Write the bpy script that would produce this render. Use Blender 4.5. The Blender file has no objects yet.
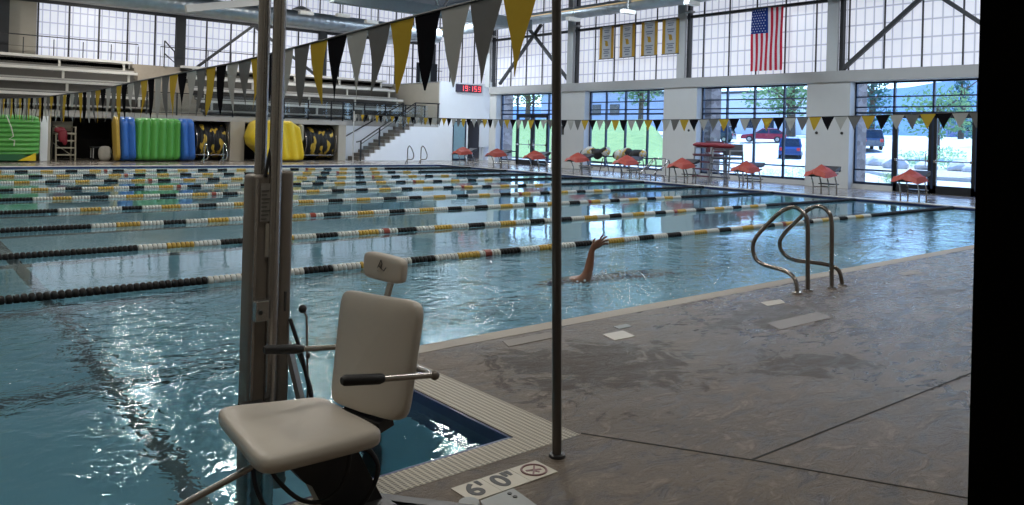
import bpy, math, random
from mathutils import Vector, Matrix, noise
random.seed(7)
C = bpy.context.scene.collection
PI = math.pi
def V(*a): return Vector(a)

# ------------------------------------------------------------------ materials
def newmat(name):
    m = bpy.data.materials.new(name); m.use_nodes = True
    nt = m.node_tree
    for n in list(nt.nodes): nt.nodes.remove(n)
    out = nt.nodes.new('ShaderNodeOutputMaterial')
    return m, nt, out
class NT:
    def __init__(s, nt): s.nt = nt
    def n(s, t, **k):
        nd = s.nt.nodes.new(t)
        for a, b in k.items(): setattr(nd, a, b)
        return nd
    def l(s, a, b): s.nt.links.new(a, b)
    def math(s, op, a, b=None, c=None):
        nd = s.nt.nodes.new('ShaderNodeMath'); nd.operation = op
        for i, v in enumerate((a, b, c)):
            if v is None: continue
            if isinstance(v, (int, float)): nd.inputs[i].default_value = v
            else: s.l(v, nd.inputs[i])
        return nd.outputs[0]
    def mix(s, fac, a, b):
        nd = s.nt.nodes.new('ShaderNodeMix'); nd.data_type = 'RGBA'
        for i, v in ((0, fac), (6, a), (7, b)):
            if isinstance(v, (int, float)): nd.inputs[i].default_value = v
            elif isinstance(v, tuple): nd.inputs[i].default_value = (*v, 1) if len(v) == 3 else v
            else: s.l(v, nd.inputs[i])
        return nd.outputs[2]
    def noise(s, scale, detail=4, rough=.55, vec=None, dist=0):
        nd = s.nt.nodes.new('ShaderNodeTexNoise')
        nd.inputs['Scale'].default_value = scale; nd.inputs['Detail'].default_value = detail
        nd.inputs['Roughness'].default_value = rough; nd.inputs['Distortion'].default_value = dist
        if vec: s.l(vec, nd.inputs['Vector'])
        return nd.outputs['Fac']
    def ramp(s, fac, a, b, lo=0., hi=1.):
        nd = s.nt.nodes.new('ShaderNodeMapRange')
        s.l(fac, nd.inputs[0]); nd.inputs[1].default_value = a; nd.inputs[2].default_value = b
        nd.inputs[3].default_value = lo; nd.inputs[4].default_value = hi
        return nd.outputs[0]
    def obj(s): return s.n('ShaderNodeTexCoord').outputs['Object']
    def bump(s, h, strength, dist=.01):
        nd = s.nt.nodes.new('ShaderNodeBump'); nd.inputs['Strength'].default_value = strength
        nd.inputs['Distance'].default_value = dist; s.l(h, nd.inputs['Height']); return nd.outputs[0]
    def scalevec(s, vec, sc):
        nd = s.nt.nodes.new('ShaderNodeMapping'); nd.inputs['Scale'].default_value = sc
        s.l(vec, nd.inputs['Vector']); return nd.outputs[0]
_M = {}
def mat(name, col, rough=.6, metal=0., var=.12, nscale=8., bump=0., emis=0., coat=0., spec=.5, sss=0):
    if name in _M: return _M[name]
    m, nt, out = newmat(name); N = NT(nt)
    b = N.n('ShaderNodeBsdfPrincipled')
    v = N.obj()
    f = N.noise(nscale, 4, .6, v)
    dark = tuple(c*(1-var) for c in col); lite = tuple(min(1, c*(1+var)) for c in col)
    N.l(N.mix(f, dark, lite), b.inputs['Base Color'])
    b.inputs['Roughness'].default_value = rough; b.inputs['Metallic'].default_value = metal
    b.inputs['Specular IOR Level'].default_value = spec
    if coat: b.inputs['Coat Weight'].default_value = coat
    if bump: N.l(N.bump(N.noise(nscale*6, 3, .6, v), bump, .004), b.inputs['Normal'])
    if emis:
        b.inputs['Emission Color'].default_value = (*col, 1); b.inputs['Emission Strength'].default_value = emis
    N.l(b.outputs[0], out.inputs[0]); _M[name] = m
    return m

def cloth(name, col):
    m, nt, out = newmat(name); N = NT(nt); v = N.obj()
    c = N.mix(N.noise(6, 3, .6, v), tuple(q*.92 for q in col), tuple(q*1.08 for q in col))
    d = N.n('ShaderNodeBsdfDiffuse'); t = N.n('ShaderNodeBsdfTranslucent'); N.l(c, d.inputs[0]); N.l(c, t.inputs[0])
    mx = N.n('ShaderNodeMixShader'); mx.inputs[0].default_value = .3; N.l(d.outputs[0], mx.inputs[1]); N.l(t.outputs[0], mx.inputs[2])
    N.l(mx.outputs[0], out.inputs[0]); return m
def m_deck():
    m, nt, out = newmat('stamped_concrete'); N = NT(nt)
    b = N.n('ShaderNodeBsdfPrincipled'); v = N.obj()
    n1 = N.noise(1.1, 6, .65, v, .6); n2 = N.noise(9, 6, .7, v, 1.2); n3 = N.noise(60, 3, .6, v)
    base = N.mix(N.ramp(n1, .3, .7), DECK_A, DECK_B)
    sw1 = N.noise(5.5, 9, .74, N.scalevec(v, (.7, 1.6, 1)), 1.1)
    base = N.mix(N.ramp(sw1, .53, .62), base, DECK_C)
    base = N.mix(N.ramp(sw1, .47, .40), base, (.055, .039, .026))
    base = N.mix(N.math('MULTIPLY', N.ramp(n2, .5, .75), .5), base, DECK_A)
    base = N.mix(N.math('MULTIPLY', N.ramp(n3, .35, .75), .35), base, (.04, .03, .024))
    # damp patches with a shape of their own
    sep = N.n('ShaderNodeSeparateXYZ'); N.l(v, sep.inputs[0])
    def blob(cx, cy, rx, ry):
        dx = N.math('DIVIDE', N.math('SUBTRACT', sep.outputs[0], cx), rx)
        dy = N.math('DIVIDE', N.math('SUBTRACT', sep.outputs[1], cy), ry)
        return N.math('SQRT', N.math('ADD', N.math('MULTIPLY', dx, dx), N.math('MULTIPLY', dy, dy)))
    edge = N.noise(2.6, 8, .74, v, .9)
    wet = None
    for bl in ((3.75, 3.55, .75, .62), (6.2, 3.75, .9, .35), (5.0, 2.75, .45, .3), (8.6, 3.3, .4, .15)):
        w = N.ramp(N.math('ADD', blob(*bl), N.math('MULTIPLY', N.math('SUBTRACT', edge, .5), 5.5)), .95, .70)
        wet = w if wet is None else N.math('MAXIMUM', wet, w)
    N.l(N.mix(N.math('MULTIPLY', wet, .8), base, (.045, .030, .018)), b.inputs['Base Color'])
    drier = N.ramp(N.math('ADD', sep.outputs[0], N.math('MULTIPLY', N.noise(1.3, 4, .6, v), 2.5)), 3.8, 7.5, .34, .0)
    N.l(N.math('ADD', N.math('ADD', N.ramp(sw1, .42, .60, .15, .36), drier), N.math('MULTIPLY', wet, .12)), b.inputs['Roughness'])
    # swirled broom and stamp relief
    sv = N.scalevec(v, (1.0, 1.6, 1))
    h = N.math('ADD', N.math('MULTIPLY', sw1, 1.0), N.math('MULTIPLY', N.noise(16, 3, .5, sv, 1.), .18))
    N.l(N.bump(h, .8, .03), b.inputs['Normal'])
    b.inputs['Specular IOR Level'].default_value = .5
    N.l(b.outputs[0], out.inputs[0]); return m
DECK_A = (.10, .072, .046); DECK_B = (.16, .12, .082); DECK_C = (.235, .19, .148)

def m_water():
    m, nt, out = newmat('pool_water'); N = NT(nt)
    g = N.n('ShaderNodeBsdfGlass'); g.inputs['IOR'].default_value = 1.333; g.inputs['Roughness'].default_value = .0
    g.inputs['Color'].default_value = (.84, .965, 1.0, 1)
    v = N.obj(); sep = N.n('ShaderNodeSeparateXYZ'); N.l(v, sep.inputs[0])
    dx = N.math('SUBTRACT', sep.outputs[0], 6.3); dy = N.math('SUBTRACT', sep.outputs[1], 6.2)
    d = N.math('SQRT', N.math('ADD', N.math('MULTIPLY', N.math('MULTIPLY', dx, dx), .12), N.math('MULTIPLY', dy, dy)))
    near = N.ramp(d, .3, 2.2, 1.0, .0)                  # wake around the swimmer
    far = N.ramp(sep.outputs[1], 6.4, 9.0, 1., .09)        # calmer in the far lanes
    calm = N.ramp(sep.outputs[1], 3.0, 4.4, .45, 1.)
    w1 = N.noise(1.5, 3, .5, v, .6); w2 = N.noise(5.0, 3, .55, N.scalevec(v, (1, 1.25, 1)), .8); w3 = N.noise(16, 2, .5, v, .3)
    h = N.math('ADD', N.math('MULTIPLY', w1, .55), N.math('ADD', N.math('MULTIPLY', w2, .33), N.math('MULTIPLY', w3, .085)))
    amp = N.math('MULTIPLY', N.math('MULTIPLY', far, calm), N.math('ADD', .55, N.math('MULTIPLY', near, 1.6)))
    bp = N.n('ShaderNodeBump'); bp.inputs['Distance'].default_value = WAVE; bp.inputs['Strength'].default_value = 1
    N.l(N.math('MULTIPLY', h, amp), bp.inputs['Height']); N.l(bp.outputs[0], g.inputs['Normal'])
    N.l(g.outputs[0], out.inputs[0]); return m
WAVE = .066

def m_poolfloor():
    m, nt, out = newmat('pool_plaster'); N = NT(nt)
    b = N.n('ShaderNodeBsdfPrincipled'); v = N.obj()
    N.l(N.mix(N.noise(2, 4, .6, v), (.30, .58, .70), (.40, .68, .80)), b.inputs['Base Color'])
    b.inputs['Roughness'].default_value = .6
    N.l(b.outputs[0], out.inputs[0]); return m

def m_panel(axis):   # fibreglass daylight panel, a fine grid of ribs inside; daylight put in as emission
    m, nt, out = newmat('translucent_panel_' + axis); N = NT(nt)
    v = N.obj(); sep = N.n('ShaderNodeSeparateXYZ'); N.l(v, sep.inputs[0])
    h = sep.outputs[1 if axis == 'x' else 0]
    def line(c, cell, w, off=0):
        f = N.math('FRACT', N.math('DIVIDE', N.math('ADD', c, off), cell))
        dd = N.math('ABSOLUTE', N.math('SUBTRACT', f, .5))
        return N.ramp(dd, .5 - w*2.2, .5 - w*.6, 0, 1)
    ln = N.math('MAXIMUM', line(h, .306, .05, .05), line(sep.outputs[2], .56, .03, .12))
    cell = N.n('ShaderNodeTexVoronoi'); cell.inputs['Scale'].default_value = .8; N.l(v, cell.inputs['Vector'])
    tone = N.mix(N.noise(.9, 4, .6, v), (.62, .68, .84), (.86, .88, .97))
    colr = N.mix(N.math('MULTIPLY', ln, .9), tone, (.24, .27, .36))
    e = N.n('ShaderNodeEmission'); N.l(colr, e.inputs[0]); e.inputs[1].default_value = PANEL
    b = N.n('ShaderNodeBsdfPrincipled'); b.inputs['Base Color'].default_value = (.3, .3, .32, 1); b.inputs['Roughness'].default_value = .35
    a = N.n('ShaderNodeAddShader'); N.l(e.outputs[0], a.inputs[0]); N.l(b.outputs[0], a.inputs[1])
    N.l(a.outputs[0], out.inputs[0]); return m
PANEL = .84

def m_glass(name, tint, spec=1.):
    m, nt, out = newmat(name); N = NT(nt)
    t = N.n('ShaderNodeBsdfTransparent'); t.inputs[0].default_value = (*tint, 1)
    g = N.n('ShaderNodeBsdfGlossy'); g.inputs['Roughness'].default_value = .02
    f = N.n('ShaderNodeLayerWeight'); f.inputs[0].default_value = .5
    fr = N.math('ADD', .03, N.math('MULTIPLY', .9, N.math('POWER', f.outputs['Facing'], 5.)))
    mx = N.n('ShaderNodeMixShader'); N.l(fr, mx.inputs[0]); N.l(t.outputs[0], mx.inputs[1]); N.l(g.outputs[0], mx.inputs[2])
    N.l(mx.outputs[0], out.inputs[0]); return m

def m_stripes(name, cols, axis, period, rough=.5):
    m, nt, out = newmat(name); N = NT(nt)
    b = N.n('ShaderNodeBsdfPrincipled'); v = N.obj(); sep = N.n('ShaderNodeSeparateXYZ'); N.l(v, sep.inputs[0])
    f = N.math('FRACT', N.math('DIVIDE', sep.outputs[axis], period))
    c = N.mix(N.math('GREATER_THAN', f, .5), cols[0], cols[1])
    N.l(c, b.inputs['Base Color']); b.inputs['Roughness'].default_value = rough
    N.l(b.outputs[0], out.inputs[0]); return m

def m_grate():
    m, nt, out = newmat('gutter_grating'); N = NT(nt)
    b = N.n('ShaderNodeBsdfPrincipled'); v = N.obj(); sep = N.n('ShaderNodeSeparateXYZ'); N.l(v, sep.inputs[0])
    def ln(c, p):
        f = N.math('FRACT', N.math('DIVIDE', c, p)); return N.ramp(N.math('ABSOLUTE', N.math('SUBTRACT', f, .5)), .25, .33, 0, 1)
    g = N.math('MAXIMUM', ln(sep.outputs[0], .030), ln(sep.outputs[1], .016))
    inv = N.math('SUBTRACT', 1., g)
    N.l(N.mix(inv, (.42, .37, .27), (.12, .10, .075)), b.inputs['Base Color'])
    N.l(N.bump(g, .8, .006), b.inputs['Normal']); b.inputs['Roughness'].default_value = .5
    N.l(b.outputs[0], out.inputs[0]); return m

def m_wound():   # wound lane line, patches of black and yellow
    m, nt, out = newmat('wound_lane_line'); N = NT(nt)
    b = N.n('ShaderNodeBsdfPrincipled'); v = N.obj()
    n = N.noise(2.6, 1, .4, N.scalevec(v, (1.6, 1, 1)))
    c = N.mix(N.math('GREATER_THAN', n, .59), (.012, .012, .014), (.62, .42, .06))
    N.l(c, b.inputs['Base Color']); b.inputs['Roughness'].default_value = .5
    w = N.n('ShaderNodeTexWave'); w.inputs['Scale'].default_value = 6; N.l(v, w.inputs['Vector'])
    N.l(N.bump(w.outputs['Fac'], .7, .03), b.inputs['Normal'])
    N.l(b.outputs[0], out.inputs[0]); return m
def m_bundle():
    m, nt, out = newmat('striped_lane_line_bundle'); N = NT(nt)
    b = N.n('ShaderNodeBsdfPrincipled'); v = N.obj(); sep = N.n('ShaderNodeSeparateXYZ'); N.l(v, sep.inputs[0])
    n = N.math('ADD', N.math('MULTIPLY', sep.outputs[1], .75), N.math('MULTIPLY', N.noise(4, 3, .6, v), .35))
    f = N.math('FRACT', N.math('ADD', n, .28))
    c = N.mix(N.math('GREATER_THAN', f, .5), (.015, .015, .018), (.72, .72, .70))
    yel = N.math('MULTIPLY', N.math('GREATER_THAN', N.noise(7, 2, .5, v), .55), N.math('GREATER_THAN', f, .45))
    N.l(N.mix(yel, c, (.75, .5, .08)), b.inputs['Base Color']); b.inputs['Roughness'].default_value = .6
    w = N.n('ShaderNodeTexWave'); w.inputs['Scale'].default_value = 9; w.bands_direction = 'Y'; N.l(v, w.inputs['Vector'])
    N.l(N.bump(w.outputs['Fac'], .8, .03), b.inputs['Normal'])
    N.l(b.outputs[0], out.inputs[0]); return m
def m_block(name, a, bcol, s=(3, 3, 6)):
    m, nt, out = newmat(name); N = NT(nt)
    b = N.n('ShaderNodeBsdfPrincipled'); v = N.obj()
    vo = N.n('ShaderNodeTexVoronoi'); vo.inputs['Scale'].default_value = 1; N.l(N.scalevec(v, s), vo.inputs['Vector'])
    sp = N.n('ShaderNodeSeparateColor'); N.l(vo.outputs['Color'], sp.inputs[0])
    N.l(N.mix(sp.outputs[0], a, bcol), b.inputs['Base Color']); b.inputs['Roughness'].default_value = .85
    N.l(N.bump(vo.outputs['Distance'], .5, .03), b.inputs['Normal'])
    N.l(b.outputs[0], out.inputs[0]); return m
def m_ground(name, a, c, sc, rough=.9):
    m, nt, out = newmat(name); N = NT(nt)
    b = N.n('ShaderNodeBsdfPrincipled'); v = N.obj()
    N.l(N.mix(N.ramp(N.noise(sc, 6, .7, v), .3, .7), a, c), b.inputs['Base Color']); b.inputs['Roughness'].default_value = rough
    N.l(b.outputs[0], out.inputs[0]); return m

def leafm(name, a, c):
    m, nt, out = newmat(name); N = NT(nt); v = N.obj(); cc_ = N.mix(N.noise(2, 4, .7, v), a, c)
    d = N.n('ShaderNodeBsdfDiffuse'); t = N.n('ShaderNodeBsdfTranslucent'); N.l(cc_, d.inputs[0]); N.l(cc_, t.inputs[0])
    mx = N.n('ShaderNodeMixShader'); mx.inputs[0].default_value = .45; N.l(d.outputs[0], mx.inputs[1]); N.l(t.outputs[0], mx.inputs[2])
    N.l(mx.outputs[0], out.inputs[0]); return m
M_DECK = m_deck(); M_WATER = m_water(); M_POOL = m_poolfloor(); M_PX = m_panel('x'); M_PY = m_panel('y'); M_GRATE = m_grate()
M_GLASS = m_glass('window_glass', (.80, .92, 1.0)); M_RGLASS = m_glass('railing_glass', (.86, .90, .92))
M_WALL = mat('painted_wall', (.56, .56, .55), .6, var=.04, nscale=3, bump=.1)
M_LEDGE = mat('painted_ledge', (.42, .41, .40), .6, var=.05, nscale=3)
M_WHITE = mat('white_wall_paint', (.84, .87, .92), .5, var=.03, nscale=2)
M_BEIGE = mat('beige_plaster', (.42, .39, .33), .7, var=.08, nscale=2.5)
M_CONC = mat('slab_concrete', (.40, .39, .37), .7, var=.12, nscale=4, bump=.2)
M_DARK = mat('near_black_recess', (.016, .015, .015), .9)  # one even near-black for the storage bay backs and the corridor
M_BLACKF = mat('black_frame_metal', (.012, .014, .018), .4, .2)
M_NAVYF = mat('window_frame_metal', (.02, .035, .07), .35, .3)
M_STEELW = mat('white_painted_steel', (.52, .52, .52), .5, var=.05)
M_STEELD = mat('dark_painted_steel', (.035, .037, .042), .5)
M_BRUSH = mat('brushed_steel', (.40, .38, .36), .26, .85, var=.12, nscale=30)
M_BRUSHD = mat('weathered_steel_housing', (.21, .185, .16), .42, .55, var=.2, nscale=6)
M_CHROME = mat('polished_rail', (.55, .55, .55), .16, 1., var=.05)
M_RAILD = mat('stainless_grab_rail', (.26, .235, .22), .27, 1., var=.1)
M_GALV = mat('galvanised_duct', (.50, .55, .60), .36, .75, var=.25, nscale=3)
M_BLUECEIL = mat('ceiling_deck_paint', (.26, .32, .36), .7)
M_SEATP = mat('cream_moulded_plastic', (.60, .55, .48), .42, var=.06, nscale=4, bump=.12)
M_RUBBER = mat('black_rubber', (.010, .010, .011), .55, bump=.3)
M_BLACKP = mat('black_plastic', (.018, .018, .02), .38)
M_LBLACK = mat('black_float', (.004, .005, .006), .5, spec=.25)
M_LWHITE = mat('white_float', (.50, .52, .50), .35)
M_LYEL = mat('yellow_float', (.46, .30, .045), .4)
M_LRED = mat('red_float', (.22, .035, .02), .4)
M_FY = cloth('yellow_pennant', (.44, .30, .04))
M_FB = cloth('black_pennant', (.010, .010, .012))
M_FS = cloth('silver_pennant', (.38, .38, .355))
M_FG = cloth('grey_pennant', (.15, .15, .145))
M_GREEN = mat('green_vinyl', (.09, .34, .07), .3, var=.1)
M_BLUE = mat('blue_vinyl', (.03, .13, .45), .35)
M_YEL = mat('yellow_vinyl', (.68, .50, .02), .38, var=.06)
M_ORANGE = mat('orange_red_cover', (.34, .045, .022), .6, var=.15, nscale=12)
M_RED = mat('red_vinyl', (.20, .012, .025), .5)
M_TILE = mat('marker_tile', (.50, .46, .38), .5, var=.1, nscale=12)
M_INK = mat('dark_marker_ink', (.05, .05, .05), .6)
M_INKR = mat('faded_red_ink', (.22, .12, .12), .6)
M_PLATE = mat('grey_deck_plate', (.26, .27, .26), .5, .2, var=.15)
M_LINE = mat('dark_lane_tile', (.10, .13, .14), .5, var=.3, nscale=14)
M_NAVY = mat('navy_tile', (.02, .04, .13), .3, var=.3, nscale=14)
M_COPE = mat('pale_coping', (.33, .29, .235), .55, var=.1, nscale=6)
M_COPEF = mat('light_gutter_edge', (.62, .60, .56), .5)
M_SKIN = mat('skin', (.22, .10, .06), .42, var=.1, nscale=14)
M_SUIT = mat('dark_swimwear', (.02, .02, .04), .5)
M_STONE = m_block('stone_cladding', (.22, .17, .15), (.42, .34, .30))
M_BRICK = m_block('brick_facade', (.20, .11, .08), (.32, .2, .15))
M_ASPH = m_ground('sunlit_pavement', (.40, .42, .41), (.52, .53, .51), .5)
M_GRASS = m_ground('lawn_grass', (.12, .19, .05), (.2, .27, .08), 1.2)
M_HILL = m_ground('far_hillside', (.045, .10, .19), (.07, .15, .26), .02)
M_LEAF = leafm('tree_leaves', (.13, .24, .10), (.26, .38, .19))
M_LEAFD = leafm('conifer_needles', (.06, .15, .11), (.14, .26, .2))
M_LEAFL = leafm('shrub_leaves', (.26, .42, .2), (.45, .6, .36))
M_BARK = mat('bark', (.12, .08, .05), .9)
M_ROCK = m_ground('pale_boulder', (.45, .42, .38), (.6, .57, .53), 2)
M_CARB = mat('dark_blue_car_paint', (.025, .06, .16), .2, .3, coat=.6)
M_CARR = mat('red_car_paint', (.30, .02, .04), .2, .2, coat=.6)
M_CARK = mat('charcoal_car_paint', (.03, .045, .07), .2, .3, coat=.6)
M_CARW = mat('silver_car_paint', (.4, .42, .45), .2, .4, coat=.6)
M_CGLASS = mat('dark_car_glass', (.01, .015, .02), .05)
M_TYRE = mat('tyre_rubber', (.012, .012, .012), .8)
M_TAIL = mat('tail_lamp_red', (.5, .02, .02), .3)
M_TOWEL = mat('pale_towel', (.5, .48, .44), .9, bump=.4)
M_LED = mat('red_led_digit', (1., .12, .14), .5, emis=1.0)
M_BGOLD = cloth('banner_gold', (.62, .38, .07))
M_BWHITE = cloth('banner_white', (.62, .62, .64))
M_BGREY = mat('banner_grey_print', (.22, .24, .28), .8)
M_FLR = cloth('flag_red', (.55, .03, .06))
M_FLW = cloth('flag_white', (.8, .78, .8))
M_FLB = cloth('flag_blue', (.03, .06, .24))
M_LAMP = mat('fixture_housing_white', (.85, .85, .82), .5, emis=.1)
M_WOUND = m_wound(); M_BUNDLE = m_bundle()
M_PLACARD = mat('worn_placard', (.28, .27, .25), .5, var=.3, nscale=60)

# ------------------------------------------------------------------ mesh builder
def smooth(cv, n_=5):
    P = [Vector(p) for p in cv]; Q = []
    for i in range(len(P)-1):
        p0 = P[max(i-1, 0)]; p1 = P[i]; p2 = P[i+1]; p3 = P[min(i+2, len(P)-1)]
        for k in range(n_):
            t = k/n_; Q.append(.5*((2*p1)+(p2-p0)*t+(2*p0-5*p1+4*p2-p3)*t*t+(3*p1-p0-3*p2+p3)*t**3))
    return Q + [P[-1]]
class MB:
    def __init__(s): s.v = []; s.f = []
    def add(s, vs, fs):
        o = len(s.v); s.v += [Vector(p) for p in vs]; s.f += [tuple(i+o for i in f) for f in fs]; return s
    def box(s, x0, x1, y0, y1, z0, z1):
        vs = [(x, y, z) for z in (z0, z1) for y in (y0, y1) for x in (x0, x1)]
        return s.add(vs, [(0, 2, 3, 1), (4, 5, 7, 6), (0, 1, 5, 4), (2, 6, 7, 3), (0, 4, 6, 2), (1, 3, 7, 5)])
    def rbox(s, x0, x1, y0, y1, z0, z1, r=.02, seg=3, mtx=None):   # rounded box
        cx, cy, cz = (x0+x1)/2, (y0+y1)/2, (z0+z1)/2
        hx, hy, hz = (x1-x0)/2, (y1-y0)/2, (z1-z0)/2
        r = min(r, hx, hy, hz)
        import bmesh
        bm = bmesh.new(); bmesh.ops.create_cube(bm, size=2)
        for vtx in bm.verts: vtx.co = Vector((vtx.co.x*hx, vtx.co.y*hy, vtx.co.z*hz))
        bmesh.ops.bevel(bm, geom=bm.verts[:] + bm.edges[:], offset=r, segments=seg, profile=.5, affect='EDGES')
        bm.verts.index_update()
        vs = [v_.co + Vector((cx, cy, cz)) for v_ in bm.verts]
        if mtx: vs = [mtx @ p for p in vs]
        s.add(vs, [tuple(q.index for q in f.verts) for f in bm.faces]); bm.free(); return s
    def bar(s, a, b, w, h=None, up=(0, 0, 1)):
        a = Vector(a); b = Vector(b); h = h or w; d = (b-a).normalized(); u = Vector(up)
        if abs(d.dot(u)) > .98: u = Vector((1, 0, 0))
        x = d.cross(u).normalized(); y = x.cross(d).normalized()
        vs = [p + x*sx*w/2 + y*sy*h/2 for p in (a, b) for sx, sy in ((-1, -1), (1, -1), (1, 1), (-1, 1))]
        return s.add(vs, [(0, 1, 2, 3), (7, 6, 5, 4), (0, 4, 5, 1), (1, 5, 6, 2), (2, 6, 7, 3), (3, 7, 4, 0)])
    def tube(s, pts, r, n=10, cap=True):
        pts = [Vector(p) for p in pts]; k = len(pts)
        rr = r if isinstance(r, (list, tuple)) else [r]*k
        t0 = (pts[1]-pts[0]).normalized(); u = Vector((0, 0, 1))
        if abs(t0.dot(u)) > .95: u = Vector((1, 0, 0))
        x = t0.cross(u).normalized(); vs = []
        for i, p in enumerate(pts):
            t = (pts[min(i+1, k-1)] - pts[max(i-1, 0)]).normalized()
            x = (x - t*x.dot(t)).normalized(); y = t.cross(x)
            vs += [p + (x*math.cos(2*PI*j/n) + y*math.sin(2*PI*j/n))*rr[i] for j in range(n)]
        fs = [(i*n+j, i*n+(j+1) % n, (i+1)*n+(j+1) % n, (i+1)*n+j) for i in range(k-1) for j in range(n)]
        if cap: fs += [tuple(reversed(range(n))), tuple((k-1)*n+j for j in range(n))]
        return s.add(vs, fs)
    def cyl(s, a, b, r, n=16): return s.tube([a, b], r, n)
    def ell(s, c, rx, ry, rz, nu=14, nv=8, mtx=None, e=1.):
        vs = []; fs = []
        sp = lambda q: math.copysign(abs(q)**e, q)
        for i in range(nv+1):
            ph = -PI/2 + PI*i/nv
            for j in range(nu):
                th = 2*PI*j/nu
                p = Vector((rx*sp(math.cos(ph))*sp(math.cos(th)), ry*sp(math.cos(ph))*sp(math.sin(th)), rz*sp(math.sin(ph))))
                if mtx: p = mtx @ p
                vs.append(p + Vector(c))
        for i in range(nv):
            for j in range(nu): fs.append((i*nu+j, i*nu+(j+1) % nu, (i+1)*nu+(j+1) % nu, (i+1)*nu+j))
        return s.add(vs, fs)
    def prism(s, poly, axis, a, b):   # polygon in the two other axes, extruded along axis
        def P(p, t):
            return {'x': (t, p[0], p[1]), 'y': (p[0], t, p[1]), 'z': (p[0], p[1], t)}[axis]
        n = len(poly); vs = [P(p, a) for p in poly] + [P(p, b) for p in poly]
        fs = [tuple(range(n)), tuple(reversed(range(n, 2*n)))] + [(i, i+n, (i+1) % n+n, (i+1) % n) for i in range(n)]
        return s.add(vs, fs)
    def torus(s, c, axis, R, r, n=24, m=8, a0=0, a1=2*PI):
        pts = []; full = abs(a1-a0-2*PI) < 1e-4
        for i in range(n+1):
            t = a0+(a1-a0)*i/n; u, w = R*math.cos(t), R*math.sin(t)
            pts.append(Vector(c) + Vector({'x': (0, u, w), 'y': (u, 0, w), 'z': (u, w, 0)}[axis]))
        return s.tube(pts, r, m, not full)
    def build(s, name, m, parent=None, smooth=False, **tags):
        me = bpy.data.meshes.new(name)
        off = parent_world(parent) if parent else Vector((0, 0, 0))
        me.from_pydata([tuple(p-off) for p in s.v], [], s.f); me.update()
        import bmesh
        bm = bmesh.new(); bm.from_mesh(me); bmesh.ops.recalc_face_normals(bm, faces=bm.faces[:]); bm.to_mesh(me); bm.free()
        me.materials.append(m)
        if smooth:
            for p in me.polygons: p.use_smooth = True
            if smooth != 'all':
                try:
                    me.set_sharp_from_angle(angle=math.radians(40))
                except Exception: pass
        o = bpy.data.objects.new(name, me); C.objects.link(o)
        if parent: o.parent = parent
        for k, t in tags.items(): o[k] = t
        return o
def parent_world(p):
    t = Vector(p.location)
    while p.parent: p = p.parent; t += p.location
    return t
def thing(name, label, cat, loc=(0, 0, 0), group=None):
    o = bpy.data.objects.new(name, None); C.objects.link(o); o.location = loc; o.empty_display_size = .1
    o['label'] = label; o['category'] = cat
    if group: o['group'] = group
    return o
def tag(o, label, cat, group=None):
    o['label'] = label; o['category'] = cat
    if group: o['group'] = group
    return o
def struct(name, mb, m, parent=None, smooth=False):
    o = mb.build(name, m, parent, smooth)
    if not parent: o['kind'] = 'structure'
    return o
KIDS = {}
def dup(root, loc, label=None, rotz=None):
    r = root.copy(); C.objects.link(r); r.location = loc
    if rotz is not None: r.rotation_euler = (0, 0, rotz)
    if label: r['label'] = label
    for ch in list(root.children):
        c = ch.copy(); C.objects.link(c); c.parent = r
        for g in list(ch.children):
            d = g.copy(); C.objects.link(d); d.parent = c
    return r

# ------------------------------------------------------------------ numbers
WZ = -.06                       # water level
XL, XR = -1.75, 21.15           # pool ends
YN, YF = 4.60, 30.45            # pool sides
ALX, ALY = 2.60, 3.05           # the alcove where the chair lift stands
WX = 25.75                      # window plane
PXF = 25.35                     # face of the window wall piers
YB = 34.7                       # front of the storage bays
ROOF = 9.4

# ------------------------------------------------------------------ floor, pool shell
def m_deck2():
    m, nt, out = newmat('smooth_wet_concrete'); N = NT(nt); b = N.n('ShaderNodeBsdfPrincipled'); v = N.obj()
    N.l(N.mix(N.ramp(N.noise(1.6, 6, .65, v, .8), .35, .65), (.19, .165, .145), (.32, .285, .25)), b.inputs['Base Color'])
    N.l(N.ramp(N.noise(1.2, 4, .6, v), .35, .65, .12, .3), b.inputs['Roughness']); N.l(N.bump(N.noise(6, 3, .5, v), .3, .01), b.inputs['Normal'])
    N.l(b.outputs[0], out.inputs[0]); return m
M_DECK2 = m_deck2()
f = MB()
f.box(2.82, XR+.25, -4, 4.44, -.3, 0)
f.box(-6, 2.82, -4, 2.77, -.3, 0)
f2 = MB(); f2.box(XR+.25, 28.2, -4, YB+9, -.3, 0); f2.box(-6, XR+.25, YF+.2, YB+9, -.3, 0)
struct('floor', f2, M_DECK2)
f.box(-6, XL-.2, 2.77, YF+.2, -.3, 0)
struct('floor', f, M_DECK)
g = MB()
g.box(ALX-.07, 2.82, 2.77, 4.44, -.3, .001); g.box(-6, 2.82, 2.77, 2.94, -.3, .0012)
o = struct('trim_1', g, M_GRATE)
g = MB(); g.box(ALX-.07, XR+.25, 4.44, YN, -.3, .002)
struct('trim_2', g, M_COPE)
g = MB(); g.box(XR, XR+.25, YN, YF, -.3, .002); g.box(XL-.2, XR+.25, YF, YF+.2, -.3, .002); g.box(XL-.2, XL, 2.94, YF, -.3, .002)
struct('trim_3', g, M_COPEF)
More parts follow.
